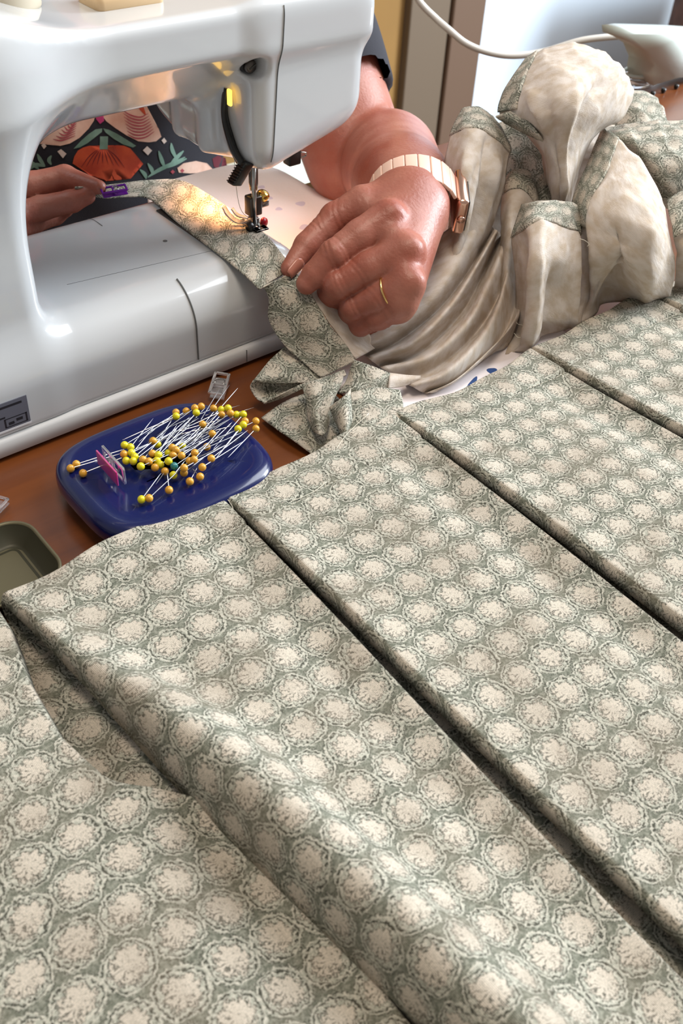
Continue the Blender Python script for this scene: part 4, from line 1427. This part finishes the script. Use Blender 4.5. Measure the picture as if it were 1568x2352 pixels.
sheet([[(1140, 430, 5.2), (1220, 420, 6.0), (1300, 410, 6.4), (1380, 410, 6.8), (1450, 420, 6.8)], [(1150, 560, 2.6), (1230, 560, 3.2), (1310, 550, 3.6), (1390, 555, 3.8), (1470, 560, 4.0)],
       [(1165, 700, .95), (1240, 690, 1.0), (1315, 680, 1.05), (1400, 670, 1.1), (1490, 665, 1.2)]], 'white_linen', 30, 30, .1, 'linen_fold', .1, 4)
sheet([[(1296, 290, 9.4), (1345, 285, 9.3), (1410, 290, 9.0)], [(1306, 390, 7.8), (1345, 390, 7.9), (1390, 390, 7.9)], [(1290, 500, 5.8), (1335, 500, 5.9), (1375, 505, 6.0)]], 'white_linen', 20, 16, .1, 'linen_fold', .08, 2)
sheet([[(1100, 420, 7.2), (1135, 420, 7.0), (1172, 425, 6.6)], [(1092, 520, 4.9), (1130, 520, 4.7), (1166, 525, 4.4)], [(1080, 620, 2.9), (1120, 620, 2.7), (1162, 620, 2.5)]], 'white_linen', 20, 16, .1, 'linen_fold', .08, 8)
# ================================================================== PERSON
ps = thing('person', 'seated person in dark floral short sleeved top guiding fabric with both hands', 'person', (14, 44, Z0))
# left hand, pinching the strip; joints as (photo x, photo y, height)
J = {k: at(*v) for k, v in dict(
    w1=(944, 468, 9.6), w0=(930, 445, 10.0),
    tC=(835, 478, 9.9), tM=(772, 503, 9.3), tI=(706, 566, 8.1), tT=(664, 617, 7.25),
    iM=(888, 500, 10.5), iP=(768, 585, 8.7), iD=(722, 632, 7.5), iT=(704, 652, 7.0),
    mM=(928, 578, 9.3), mP=(775, 652, 7.1), mD=(756, 680, 5.6), mT=(795, 700, 4.6),
    rM=(936, 652, 7.9), rP=(812, 703, 5.6), rD=(800, 722, 4.4), rT=(840, 735, 3.7),
    pM=(918, 702, 6.4), pP=(828, 744, 4.1), pD=(822, 752, 3.3), pT=(860, 755, 3.0)).items()}
WR = J['w1']
ELB = np.array([27.8, 14.0, 4.2])
UEL = np.array([27.2, 17.8, 3.6])
SHL = np.array([29.5, 37.0, 24.0])
FA = (ELB - WR) / np.linalg.norm(ELB - WR)


def f_hand(p):
    fing = None
    for ks, rs in ((('iM', 'iP', 'iD', 'iT'), (1.14, 1.02, .86, .70)), (('mM', 'mP', 'mD', 'mT'), (1.14, 1.04, .90, .7)),
                   (('rM', 'rP', 'rD', 'rT'), (1.04, .95, .82, .66)), (('pM', 'pP', 'pD', 'pT'), (.94, .84, .74, .6))):
        d = None
        for q in range(3):
            s = s_cone(p, J[ks[q]], J[ks[q + 1]], rs[q], rs[q + 1])
            d = s if d is None else smin(d, s, .12)
        d = smin(d, s_sph(p, J[ks[1]] + np.array([-.05, -.1, .12]), rs[1] * .98), .15)
        # a little fullness between the joints
        mid = (J[ks[0]] + J[ks[1]]) * .5
        d = smin(d, s_ell(p, mid + np.array([0, 0, -.05]), (rs[0] * 1.0, rs[0] * 1.0, rs[0] * .98)), .3)
        fing = d if fing is None else smin(fing, d, .16)
    th = smin(s_cone(p, J['tC'], J['tM'], 1.5, 1.12), s_cone(p, J['tM'], J['tI'], 1.08, .94), .35)
    th = smin(th, s_cone(p, J['tI'], J['tT'], .92, .58), .2)
    palm = None
    for k, r in (('iM', 1.15), ('mM', 1.2), ('rM', 1.15), ('pM', 1.0)):
        s = s_cone(p, WR + (J[k] - WR) * .18, J[k] + np.array([.25, .25, -.35]), 2.15, r)
        palm = s if palm is None else smin(palm, s, .9)
    inner = J['mM'] * .5 + J['pP'] * .25 + J['mP'] * .25 + np.array([.6, 1.2, -.6])
    palm = smin(palm, s_sph(p, inner, 1.9), 1.0)
    palm = smin(palm, s_cone(p, WR, J['tC'], 2.0, 1.5), 1.1)
    for k, r in (('iM', .62), ('mM', .66), ('rM', .52), ('pM', .4)):       # knuckles
        palm = smin(palm, s_sph(p, J[k] + np.array([.15, -.5, .42]), r), .7)
    for a_, b_ in (('iM', 'mM'), ('mM', 'rM'), ('rM', 'pM')):
        palm = smin(palm, s_sph(p, (J[a_] + J[b_]) * .5 + np.array([-.2, .0, -.15]), .98), .6)
    d = smin(fing, palm, .45)
    d = smin(d, th, .16)
    d = smin(d, s_cone(p, WR, WR + FA * 6, 2.35, 2.9), 1.2)
    # skin creases over the middle joints
    for a, b in (('mM', 'mP'), ('rM', 'rP'), ('iM', 'iP')):
        ax = (J[b] - J[a]) / np.linalg.norm(J[b] - J[a])
        q = p - J[b]
        tt = q @ ax.astype(np.float32)
        d = d + .035 * np.exp(-((tt + .55) / .09) ** 2) + .03 * np.exp(-((tt + .25) / .08) ** 2)
    return smax(d, (p - WR) @ FA.astype(np.float32) - 3.4, .1)


def f_arms(p):
    d = s_cone(p, WR + FA * .8, WR + FA * 8, 2.35, 3.3)
    d = smin(d, s_cone(p, WR + FA * 7, ELB, 3.5, 4.5), 1.5)
    d = smin(d, s_cone(p, UEL, SHL, 4.7, 4.9), .5)
    # right arm reaches round to the left of the machine
    d = smin(d, s_cone(p, RSH, REL, 4.7, 4.2), 1.)
    d = smin(d, s_cone(p, REL, RWR, 4.0, 2.6), 1.5)
    # body core: chest, hips, legs, neck
    t = s_ell(p, (13, 45, 10), (12.5, 5.5, 22))
    t = smin(t, s_cone(p, (0, 44, 24), (26, 44, 24), 5., 5.), 3)
    t = smin(t, s_cone(p, (13, 44, 26), (13, 43, 38), 5.6, 5.0), 3)
    t = smin(t, s_ell(p, (13, 47, -22), (13, 8, 9)), 3)
    for s in (-8.5, 8.5):
        t = smin(t, s_cone(p, (13 + s, 45, -25), (13 + s * 1.2, 8, -23), 7.0, 5.6), 3)
        t = smin(t, s_cone(p, (13 + s * 1.2, 8, -22), (13 + s * 1.2, 12, -70), 5.4, 3.6), 2)
        t = smin(t, s_cone(p, (13 + s * 1.2, 13, -71.6), (13 + s * 1.3, -3, -72), 2.8, 2.2), 1.5)
    # head, looking down at the needle
    hd = smin(s_ell(p, (13, 40.5, 52), (7.4, 9.2, 10.2)), s_ell(p, (12.8, 36.6, 45.2), (5.2, 5.6, 6.2)), 3.5)
    hd = smin(hd, s_cone(p, (12.6, 31.6, 50.2), (12.5, 29.6, 46.6), .8, 1.25), 1.2)
    for s in (-1, 1):
        hd = smin(hd, s_ell(p, (13 + s * 7.5, 41, 48.8), (1.0, 1.9, 3.0)), .5)
        hd = smax(hd, -s_sph(p, (12.7 + s * 3.2, 30.6, 50.6), 1.7), 1.2)
    t = smin(t, hd, 2.0)
    return smin(d, t, 2.5)


RSH, REL, RWR = np.array([-3.5, 38., 23.]), np.array([-19., 33., 1.]), np.array([-9.5, 20., 7.2])
RJ = {k: at(*v) for k, v in dict(tC=(0, 455, 7.4), tM=(70, 428, 8.0), tI=(150, 408, 8.4), tT=(228, 430, 8.55), iM=(20, 500, 7.0), iP=(95, 478, 7.1), iD=(165, 462, 7.6), iT=(200, 450, 7.9),
                                 mM=(-10, 540, 6.6), mP=(75, 508, 6.0), mD=(125, 492, 5.8), mT=(150, 480, 6.2)).items()}


def f_rhand(p):
    d = smin(s_cone(p, RJ['tC'], RJ['tM'], 1.3, 1.0), s_cone(p, RJ['tM'], RJ['tI'], 1.0, .88), .3)
    d = smin(d, s_cone(p, RJ['tI'], RJ['tT'], .88, .5), .25)
    for k, r in (('i', .92), ('m', .92)):
        e = smin(s_cone(p, RJ[k + 'M'], RJ[k + 'P'], r, r * .95), s_cone(p, RJ[k + 'P'], RJ[k + 'D'], r * .95, r * .85), .2)
        e = smin(e, s_cone(p, RJ[k + 'D'], RJ[k + 'T'], r * .85, r * .65), .2)
        d = smin(d, e, .15)
    off = RJ['mM'] - RJ['iM']
    for n, r in ((1, .85), (2, .75)):
        a, b, c = RJ['mM'] + off * n + np.array([0, .3 * n, 0]), RJ['mP'] + off * n * .8 + np.array([-.3 * n, .6, -.3]), RJ['mD'] + off * n * .5 + np.array([-.5 * n, 1.2, -.4])
        d = smin(d, smin(s_cone(p, a, b, r, r * .95), s_cone(p, b, c, r * .95, r * .8), .2), .15)
        d = smin(d, s_cone(p, RWR, a, 2.0, r * 1.2), .8)
    d = smin(d, s_cone(p, RWR, RJ['tC'], 2.3, 1.4), .6)
    d = smin(d, s_cone(p, RWR, RJ['iM'], 2.3, 1.2), .6)
    d = smin(d, s_cone(p, RWR, RJ['mM'], 2.3, 1.2), .6)
    rf = (REL - RWR) / np.linalg.norm(REL - RWR)
    d = smin(d, s_cone(p, RWR, RWR + rf * 4, 2.5, 2.8), .8)
    return smax(d, (p - RWR) @ rf.astype(np.float32) - 3.0, .1)


def bounds(pts, m):
    P = np.array(pts)
    return P.min(0) - m, P.max(0) + m


hv, hq = surfnet(f_hand, *bounds(list(J.values()) + [WR + FA * 4], 3.6), .11)
av, aq = surfnet(lambda p: smax(f_arms(p), -s_sph(p, WR - FA * 6, 8.0), .1), (-26, -8, -75.5), (40, 58, 66), .62, 6)
rv, rq = surfnet(f_rhand, *bounds(list(RJ.values()) + [RWR, RWR + np.array([-3, 4, -2])], 3.4), .17)
V_ = np.vstack([av, hv, rv])
Q_ = np.vstack([aq, hq + len(av), rq + len(av) + len(hv)])
link('body', V_, Q_, 'skin', ps)

# thumb nail
tn = (J['tT'] - J['tI']) / np.linalg.norm(J['tT'] - J['tI'])
up = -(ray(660, 620))
up = up - tn * (up @ tn)
up /= np.linalg.norm(up)
up = up - np.cross(tn, up) * .7
up /= np.linalg.norm(up)
sd = np.cross(tn, up)
G = []
for i in np.linspace(-.75, .62, 9):
    r = []
    for j in np.linspace(-1, 1, 9):
        w = .44 * math.sqrt(max(.05, 1 - max(0, (abs(i) - .3) / .5) ** 2))
        c0 = J['tT'] + tn * (i - .05)
        rad = .62 + (-i) * .12 + .03
        a = j * w / .62
        r.append(c0 + up * rad * math.cos(a) + sd * rad * math.sin(a))
    G.append(r)
link('nail', np.array(G).reshape(-1, 3), grid_faces(9, 9), 'nail', ps).modifiers.new('thickness', 'SOLIDIFY').thickness = .0005

hr_v, hr_q = surfnet(lambda q: smax(smin(s_ell(q, (13, 41.6, 53.2), (8.4, 10.0, 10.6)), s_ell(q, (13, 47.5, 44), (7.8, 6.5, 11)), 3), 34.2 + .42 * (53 - q[:, 2]) * (q[:, 2] < 53) - q[:, 1] + .3 * np.sin(q[:, 0] * 3), .8), (3, 28, 30), (23, 58, 66), .5, 6)
link('hair', hr_v, hr_q, 'hair', ps)
for s in (-1, 1):
    ex = 12.7 + s * 3.2
    ld_ = MB().lathe((ex, 32.75, 50.5), (0, -1, -.2), [(1.5, -.6), (1.35, .1), (.9, .62), (.1, .85)], 18).build('eyelid', 'skin', ps, True)
    MB().tube([(ex - 1.15, 32.2, 50.0), (ex - .5, 31.9, 49.6), (ex + .5, 31.9, 49.6), (ex + 1.15, 32.2, 50.0)], .12, 8, 4).build('lashes', 'hair', ld_, True)
    MB().tube([(ex - 1.6, 32.2, 53.2), (ex, 31.4, 53.9), (ex + 1.6, 32.2, 53.3)], [.15, .32, .15], 8, 5).build('eyebrow', 'hair', ps, True)
MB().tube([(10.6, 31.6, 43.4), (11.6, 31.1, 43.5), (12.6, 30.9, 43.3), (13.6, 31.1, 43.5), (14.6, 31.6, 43.4)], [.2, .45, .5, .45, .2], 10, 4).build('mouth', 'lips', ps, True)

# ---- top
def f_shirt(p):
    t = s_ell(p, (13, 44, 8), (17.5, 10.5, 30))
    t = smin(t, s_cone(p, (-3, 44, 24), (29, 44, 24), 6.4, 6.4), 6)
    t = smin(t, s_ell(p, (13, 45, -20), (18.5, 13, 13)), 6)
    t = smin(t, s_cone(p, SHL + np.array([-.5, 1, .5]), SHL + (UEL - SHL) * .95, 7.0, 5.4), 2.5)
    t = smin(t, s_cone(p, RSH + np.array([.5, 1, .5]), RSH + (REL - RSH) * .5, 7.4, 6.4), 2.5)
    sl_ = (ELB - SHL) / np.linalg.norm(ELB - SHL)
    t = smax(t, (p - (SHL + (UEL - SHL) * .84)) @ sl_.astype(np.float32), .4)
    sr_ = (REL - RSH) / np.linalg.norm(REL - RSH)
    t = np.where(p[:, 0] < 0, smax(t, (p - (RSH + (REL - RSH) * .52)) @ sr_.astype(np.float32), .4), t)
    t = t + .18 * np.sin(p[:, 2] * .5 + p[:, 0] * .35) * np.sin(p[:, 0] * .4 - p[:, 1] * .2)
    t = smax(t, s_ell(p, (13, 38, 37), (7.5, 10, 9)) * -1, .5)
    return smax(t, -27 - p[:, 2], .4)


sv, sq = surfnet(f_shirt, (-24, 18, -29), (42, 60, 36), .55, 6)
shirt = link('floral_top', sv, sq, 'shirt_navy', ps)
shirt['label'] = 'dark navy top printed with orange, pink and green flowers'
CAMF = CAM.astype(np.float32)


def zz(x, y):      # coordinates noted on an enlarged crop of the photograph
    return 40 + x / 4.9, 200 + y / 4.9


def onshirt(x, y, off=.05):
    d = ray(x, y)
    p = march(f_shirt, CAM + d * 55, d, 60)
    return p - (d / np.linalg.norm(d)).astype(np.float32) * off


def motif(name, pts, m, off=.06, conv=zz):
    P = [conv(*q) for q in pts]
    bmm = bmesh.new()
    vs_ = [bmm.verts.new((x, y, 0)) for x, y in P]
    fc = bmm.faces.new(vs_)
    bmesh.ops.triangulate(bmm, faces=[fc], ngon_method='EAR_CLIP')
    bmesh.ops.subdivide_edges(bmm, edges=bmm.edges[:], cuts=2, use_grid_fill=True)
    bmm.verts.index_update()
    V = [onshirt(v.co.x, v.co.y, off) for v in bmm.verts]
    Fc = [[v.index for v in f.verts] for f in bmm.faces]
    bmm.free()
    return link(name, V, Fc, m, shirt)


def brush(name, pts, w, m, off=.08, conv=zz, n=14):
    P = cr(np.array([conv(*q) for q in pts], float), n)
    tg = np.gradient(P, axis=0)
    tg /= np.linalg.norm(tg, axis=1)[:, None]
    nn = np.stack([-tg[:, 1], tg[:, 0]], -1)
    ww = w * np.sin(np.linspace(.25, math.pi - .25, n))[:, None]
    V = [onshirt(*q, off) for q in P - nn * ww] + [onshirt(*q, off) for q in P + nn * ww]
    return link(name, V, [[i, i + 1, n + i + 1, n + i] for i in range(n - 1)], m, shirt)


motif('shell_petal', [(250, 640), (330, 540), (420, 440), (560, 330), (700, 250), (850, 200), (880, 300), (860, 380), (800, 470), (700, 570), (590, 635), (480, 662), (380, 640)], 'print_blush')
motif('shell_petal', [(930, 180), (1000, 150), (1150, 100), (1330, 60), (1420, 150), (1480, 330), (1590, 470), (1620, 560), (1560, 610), (1480, 622), (1360, 610), (1230, 545), (1100, 460), (1000, 385), (945, 310)], 'print_blush')
motif('flower', [(620, 860), (640, 780), (680, 715), (740, 680), (810, 660), (880, 668), (960, 690), (1040, 676), (1110, 654), (1200, 660), (1270, 690), (1330, 760), (1415, 865), (1350, 882), (1245, 845), (1235, 880), (1255, 950), (1275, 1030), (1200, 1036),
                 (1120, 985), (1085, 915), (1045, 1030), (1000, 1060), (960, 1000), (905, 930), (880, 990), (820, 1000), (740, 930)], 'print_orange', .07)
motif('leaf', [(630, 695), (720, 600), (800, 530), (880, 475), (955, 465), (950, 505), (880, 560), (790, 630), (700, 680)], 'print_green', .08)
motif('leaf', [(965, 465), (1030, 480), (1130, 530), (1240, 605), (1335, 660), (1300, 680), (1190, 645), (1080, 580), (990, 510)], 'print_green', .08)
motif('stem', [(930, 555), (1020, 555), (1015, 700), (925, 700)], 'print_green', .09)
motif('bud', [(865, 230), (960, 225), (950, 300), (975, 380), (930, 415), (885, 360), (890, 300)], 'print_magenta', .09)
for dm in ([(450, 725), (490, 698), (552, 750), (512, 802)], [(1410, 712), (1460, 665), (1515, 715), (1468, 768)], [(268, 655), (298, 632), (328, 665), (298, 698)], [(1620, 600), (1650, 570), (1680, 610), (1650, 640)]):
    motif('star', dm, 'print_white', .08)
for k in range(8):
    o_ = k * 34
    brush('petal_line', [(400 + o_ * .95, 585 - o_ * 1.05), (500 + o_ * .55, 600 - o_ * .85), (650 + o_ * .1, 545 - o_ * .8)], 1.5, 'print_rose')
    brush('petal_line', [(1240 - o_ * .25, 530 - o_ * 1.15), (1330 - o_ * .25, 575 - o_ * 1.1), (1440 - o_ * .25, 565 - o_ * .95), (1540 - o_ * .3, 500 - o_ * .85)], 1.7, 'print_rose')
brush('petal_line', [(1290, 130), (1370, 200), (1440, 310)], 6, 'print_orange')
for k in range(9):
    brush('petal_line', [(960 + (k - 4) * 14, 700), (960 + (k - 4) * 38, 780), (960 + (k - 4) * 62, 860 + 12 * abs(4 - k))], .8, 'print_maroon', .1)
z1 = lambda x, y: (x / 2.8, y / 2.8)
for P_ in ([(950, 1140), (1010, 1100), (1090, 1060), (1190, 1010)], [(1020, 970), (1040, 1030), (1060, 1080)], [(1100, 920), (1110, 970), (1140, 1030)], [(1180, 970), (1140, 1010), (1090, 1060)], [(1200, 1020), (1130, 1050), (1070, 1080)],
           [(900, 1090), (930, 1120), (940, 1150)], [(950, 1050), (975, 1090), (980, 1120)], [(190, 1090), (230, 1060), (290, 1070)], [(240, 990), (260, 1030), (290, 1070)], [(330, 1000), (315, 1030), (330, 1060)], [(190, 1030), (220, 1060), (250, 1090)]):
    brush('sprig', P_, 4.5, 'print_green', .08, z1)
motif('flower', [(1140, 1080), (1180, 1050), (1260, 1035), (1330, 1050), (1370, 1090), (1330, 1110), (1220, 1115), (1150, 1110)], 'print_blush', .07, z1)
motif('bud', [(1365, 1020), (1400, 1000), (1450, 1015), (1460, 1070), (1410, 1095), (1375, 1070)], 'print_maroon', .08, z1)
for c_ in ((1110, 1105), (1172, 1098)):
    motif('bud', [(c_[0] - 14, c_[1]), (c_[0], c_[1] - 14), (c_[0] + 14, c_[1]), (c_[0], c_[1] + 14)], 'print_rose', .09, z1)

# the same flowers carry on over the rest of the top
rs_ = random.Random(11)


def front(x, z, off=.07):
    return march(f_shirt, (x, 5, z), (0, 1, 0), 60) - np.array([0, off, 0])


def patch(name, pts, m, off):
    P = [front(x, z, off) for x, z in pts]
    c = front(sum(q[0] for q in pts) / len(pts), sum(q[1] for q in pts) / len(pts), off)
    n = len(P)
    return link(name, P + [c], [[i, (i + 1) % n, n] for i in range(n)], m, shirt)


for gx in range(5):
    for gz in range(7):
        x0, z0 = 3.0 + gx * 5.0 + rs_.uniform(-.8, .8), -21 + gz * 6.6 + rs_.uniform(-.8, .8)
        if -9 < z0 < 11 or z0 > 24:
            continue
        kd = rs_.choice(['print_orange', 'print_blush', 'print_rose'])
        R0 = rs_.uniform(1.5, 2.2)
        patch('flower', [(x0 + R0 * (1 - .35 * (k % 2)) * math.cos(k * math.pi / 7), z0 + R0 * (1 - .35 * (k % 2)) * math.sin(k * math.pi / 7)) for k in range(14)], kd, .08)
        patch('bud', [(x0 + .5 * math.cos(k * math.pi / 4), z0 + .5 * math.sin(k * math.pi / 4)) for k in range(8)], 'print_maroon', .12)
        for s in (-1, 1):
            a0 = rs_.uniform(-.4, .4) + (0 if s > 0 else math.pi)
            cx, cz = x0 + 2.7 * math.cos(a0), z0 + 2.7 * math.sin(a0) - 1
            patch('leaf', [(cx + 1.3 * math.cos(t) * math.cos(a0) - .45 * math.sin(t) * math.sin(a0), cz + 1.3 * math.cos(t) * math.sin(a0) + .45 * math.sin(t) * math.cos(a0)) for t in np.linspace(0, 2 * math.pi, 10, endpoint=False)], 'print_green', .06)

# ---- ring and wristwatch
ax = (J['rP'] - J['rM']) / np.linalg.norm(J['rP'] - J['rM'])
rc = J['rM'] + (J['rP'] - J['rM']) * .33
e1 = np.cross(ax, [0, 0, 1.])
e1 /= np.linalg.norm(e1)
e2 = np.cross(ax, e1)
rg = thing('ring', 'slim gold ring with tiny stone on the ring finger', 'ring', rc)
MB().tube([rc + 1.1 * (e1 * math.cos(t) + e2 * math.sin(t)) for t in np.linspace(0, 2 * math.pi, 24, endpoint=False)], .085, 8, 2, True).build('band', 'gold', rg, True)
q = at(911, 688, 6.6) - rc
q = q - ax * (q @ ax)
q /= np.linalg.norm(q)
MB().lathe(rc + q * 1.14, q, [(.12, -.05), (.13, .05), (.07, .14), (.02, .16)], 10).build('stone', 'gold', rg, True)

wt = thing('wristwatch', 'pale pink link bracelet watch on the wrist beside bunched linen', 'watch', WR)
wc = WR + FA * .9 + np.array([.2, -.1, .1])
FB = FA + np.array([0, 0, .55])
FB /= np.linalg.norm(FB)
v1 = np.cross(FB, [0, 0, 1.])
v1 /= np.linalg.norm(v1)
v2 = np.cross(v1, FB)
RA, RB = 3.0, 2.85
for k in range(22):
    t0 = 2 * math.pi * k / 22
    if k in (20, 21, 0, 1):
        continue
    n_ = v1 * math.cos(t0) + v2 * math.sin(t0)
    tg_ = -v1 * math.sin(t0) + v2 * math.cos(t0)
    MB().obox(wc + v1 * RA * math.cos(t0) + v2 * RB * math.sin(t0), FB * 1.15, tg_ * .41, n_ * .13, .07).build('link', 'watch_link', wt, True)
n_ = v1
case = MB().obox(wc + v1 * 3.25, FB * 1.75, v2 * 1.5, v1 * .42, .3).build('case', 'rose_gold', wt, True)
MB().obox(wc + v1 * 3.69, FB * 1.5, v2 * 1.28, v1 * .04, .03).build('screen', 'black_plastic', case, True)
MB().lathe(wc + v1 * 3.25 - FB * 1.7, -FB, [(.28, 0), (.28, .2)], 14).build('crown', 'rose_gold', case, True)
# ================================================================== FAR END OF THE TABLE
# cord hanging behind the table
cord = MB().tube([atY(930, -60, 50), atY(962, 2, 48), atY(1000, 42, 46), atY(1030, 68, 44), atY(1070, 100, 42), atY(1120, 120, 40), atY(1180, 128, 38), atY(1250, 118, 36), atY(1340, 92, 33), atY(1440, 82, 30), atY(1500, 80, 29), atY(1640, 84, 27)], .42, 10, 6).build('power_cord', 'cord_white', None, True)
tag(cord, 'white power cord sagging in front of the white door panel', 'cord')
ap = thing('plastic_appliance', 'pale grey arched plastic appliance on the far corner of the table', 'appliance', at(1530, 185, 0))


def extrude(pts, d0, d1):
    """outline given as photo points on a depth plane, made solid between two depths"""
    n = len(pts)
    A = [atY(x, y, d0) for x, y in pts]
    A = [np.array([q[0], q[1], max(q[2], .5)]) for q in A]
    off = np.array([.35, d1 - d0, 0])
    Bv = [p + off for p in A]
    f = [[i, (i + 1) % n, n + (i + 1) % n, n + i] for i in range(n)] + [list(range(n))[::-1], [n + i for i in range(n)]]
    return MB().add(A + Bv, f)


extrude([(1442, 80), (1470, 76), (1580, 78), (1700, 85), (1700, 190), (1600, 190), (1560, 178), (1500, 196), (1498, 172), (1502, 150), (1490, 120), (1466, 104), (1444, 96)], 19.5, 23.5).build('arched_body', 'appliance_grey', ap, True)
for (a, b) in ((1505, 190), (1530, 182), (1560, 172)):
    q = atY(a, b, 19.3)
    MB().lathe((q[0], q[1], .55), (0, 0, -1), [(.28, 0), (.3, .3), (.2, .53)], 10).build('foot', 'black_plastic', ap, True)
rc = at(1466, 172, 1.4)
r_ = thing('clear_ring', 'clear plastic ring lying beside the grey appliance at the back', 'ring', (rc[0], rc[1], 0))
MB().tube([rc + np.array([2.4 * math.cos(t), 1.7 * math.sin(t), -.6]) for t in np.linspace(0, 2 * math.pi, 20, endpoint=False)], .5, 8, 2, True).build('hoop', 'clear_plastic', r_, True)
MB().tube([rc + np.array([2.3 * math.cos(t), 1.6 * math.sin(t), .3]) for t in np.linspace(0, 2 * math.pi, 20, endpoint=False)], .25, 8, 2, True).build('inner_hoop', 'appliance_grey', r_, True)
db = thing('dark_cabinet', 'dark brown wooden cabinet corner behind the grey appliance', 'cabinet', (190, 100, Z0))
q = atY(1527, 78, 118)
MB().box((q[0], 100, Z0), (q[0] + 60, 118, q[2] + 14), .3).build('body', 'dark_wood', db)
MB().box((q[0] - 2, 98, q[2] + 14), (q[0] + 62, 119, q[2] + 20), .5).build('top', 'appliance_grey', db)
MB().lathe((q[0] + 8, 100.2, q[2] + 8), (0, -1, 0), [(.8, 0), (1, 1), (.9, 2)], 12).build('knob', 'steel', db, True)
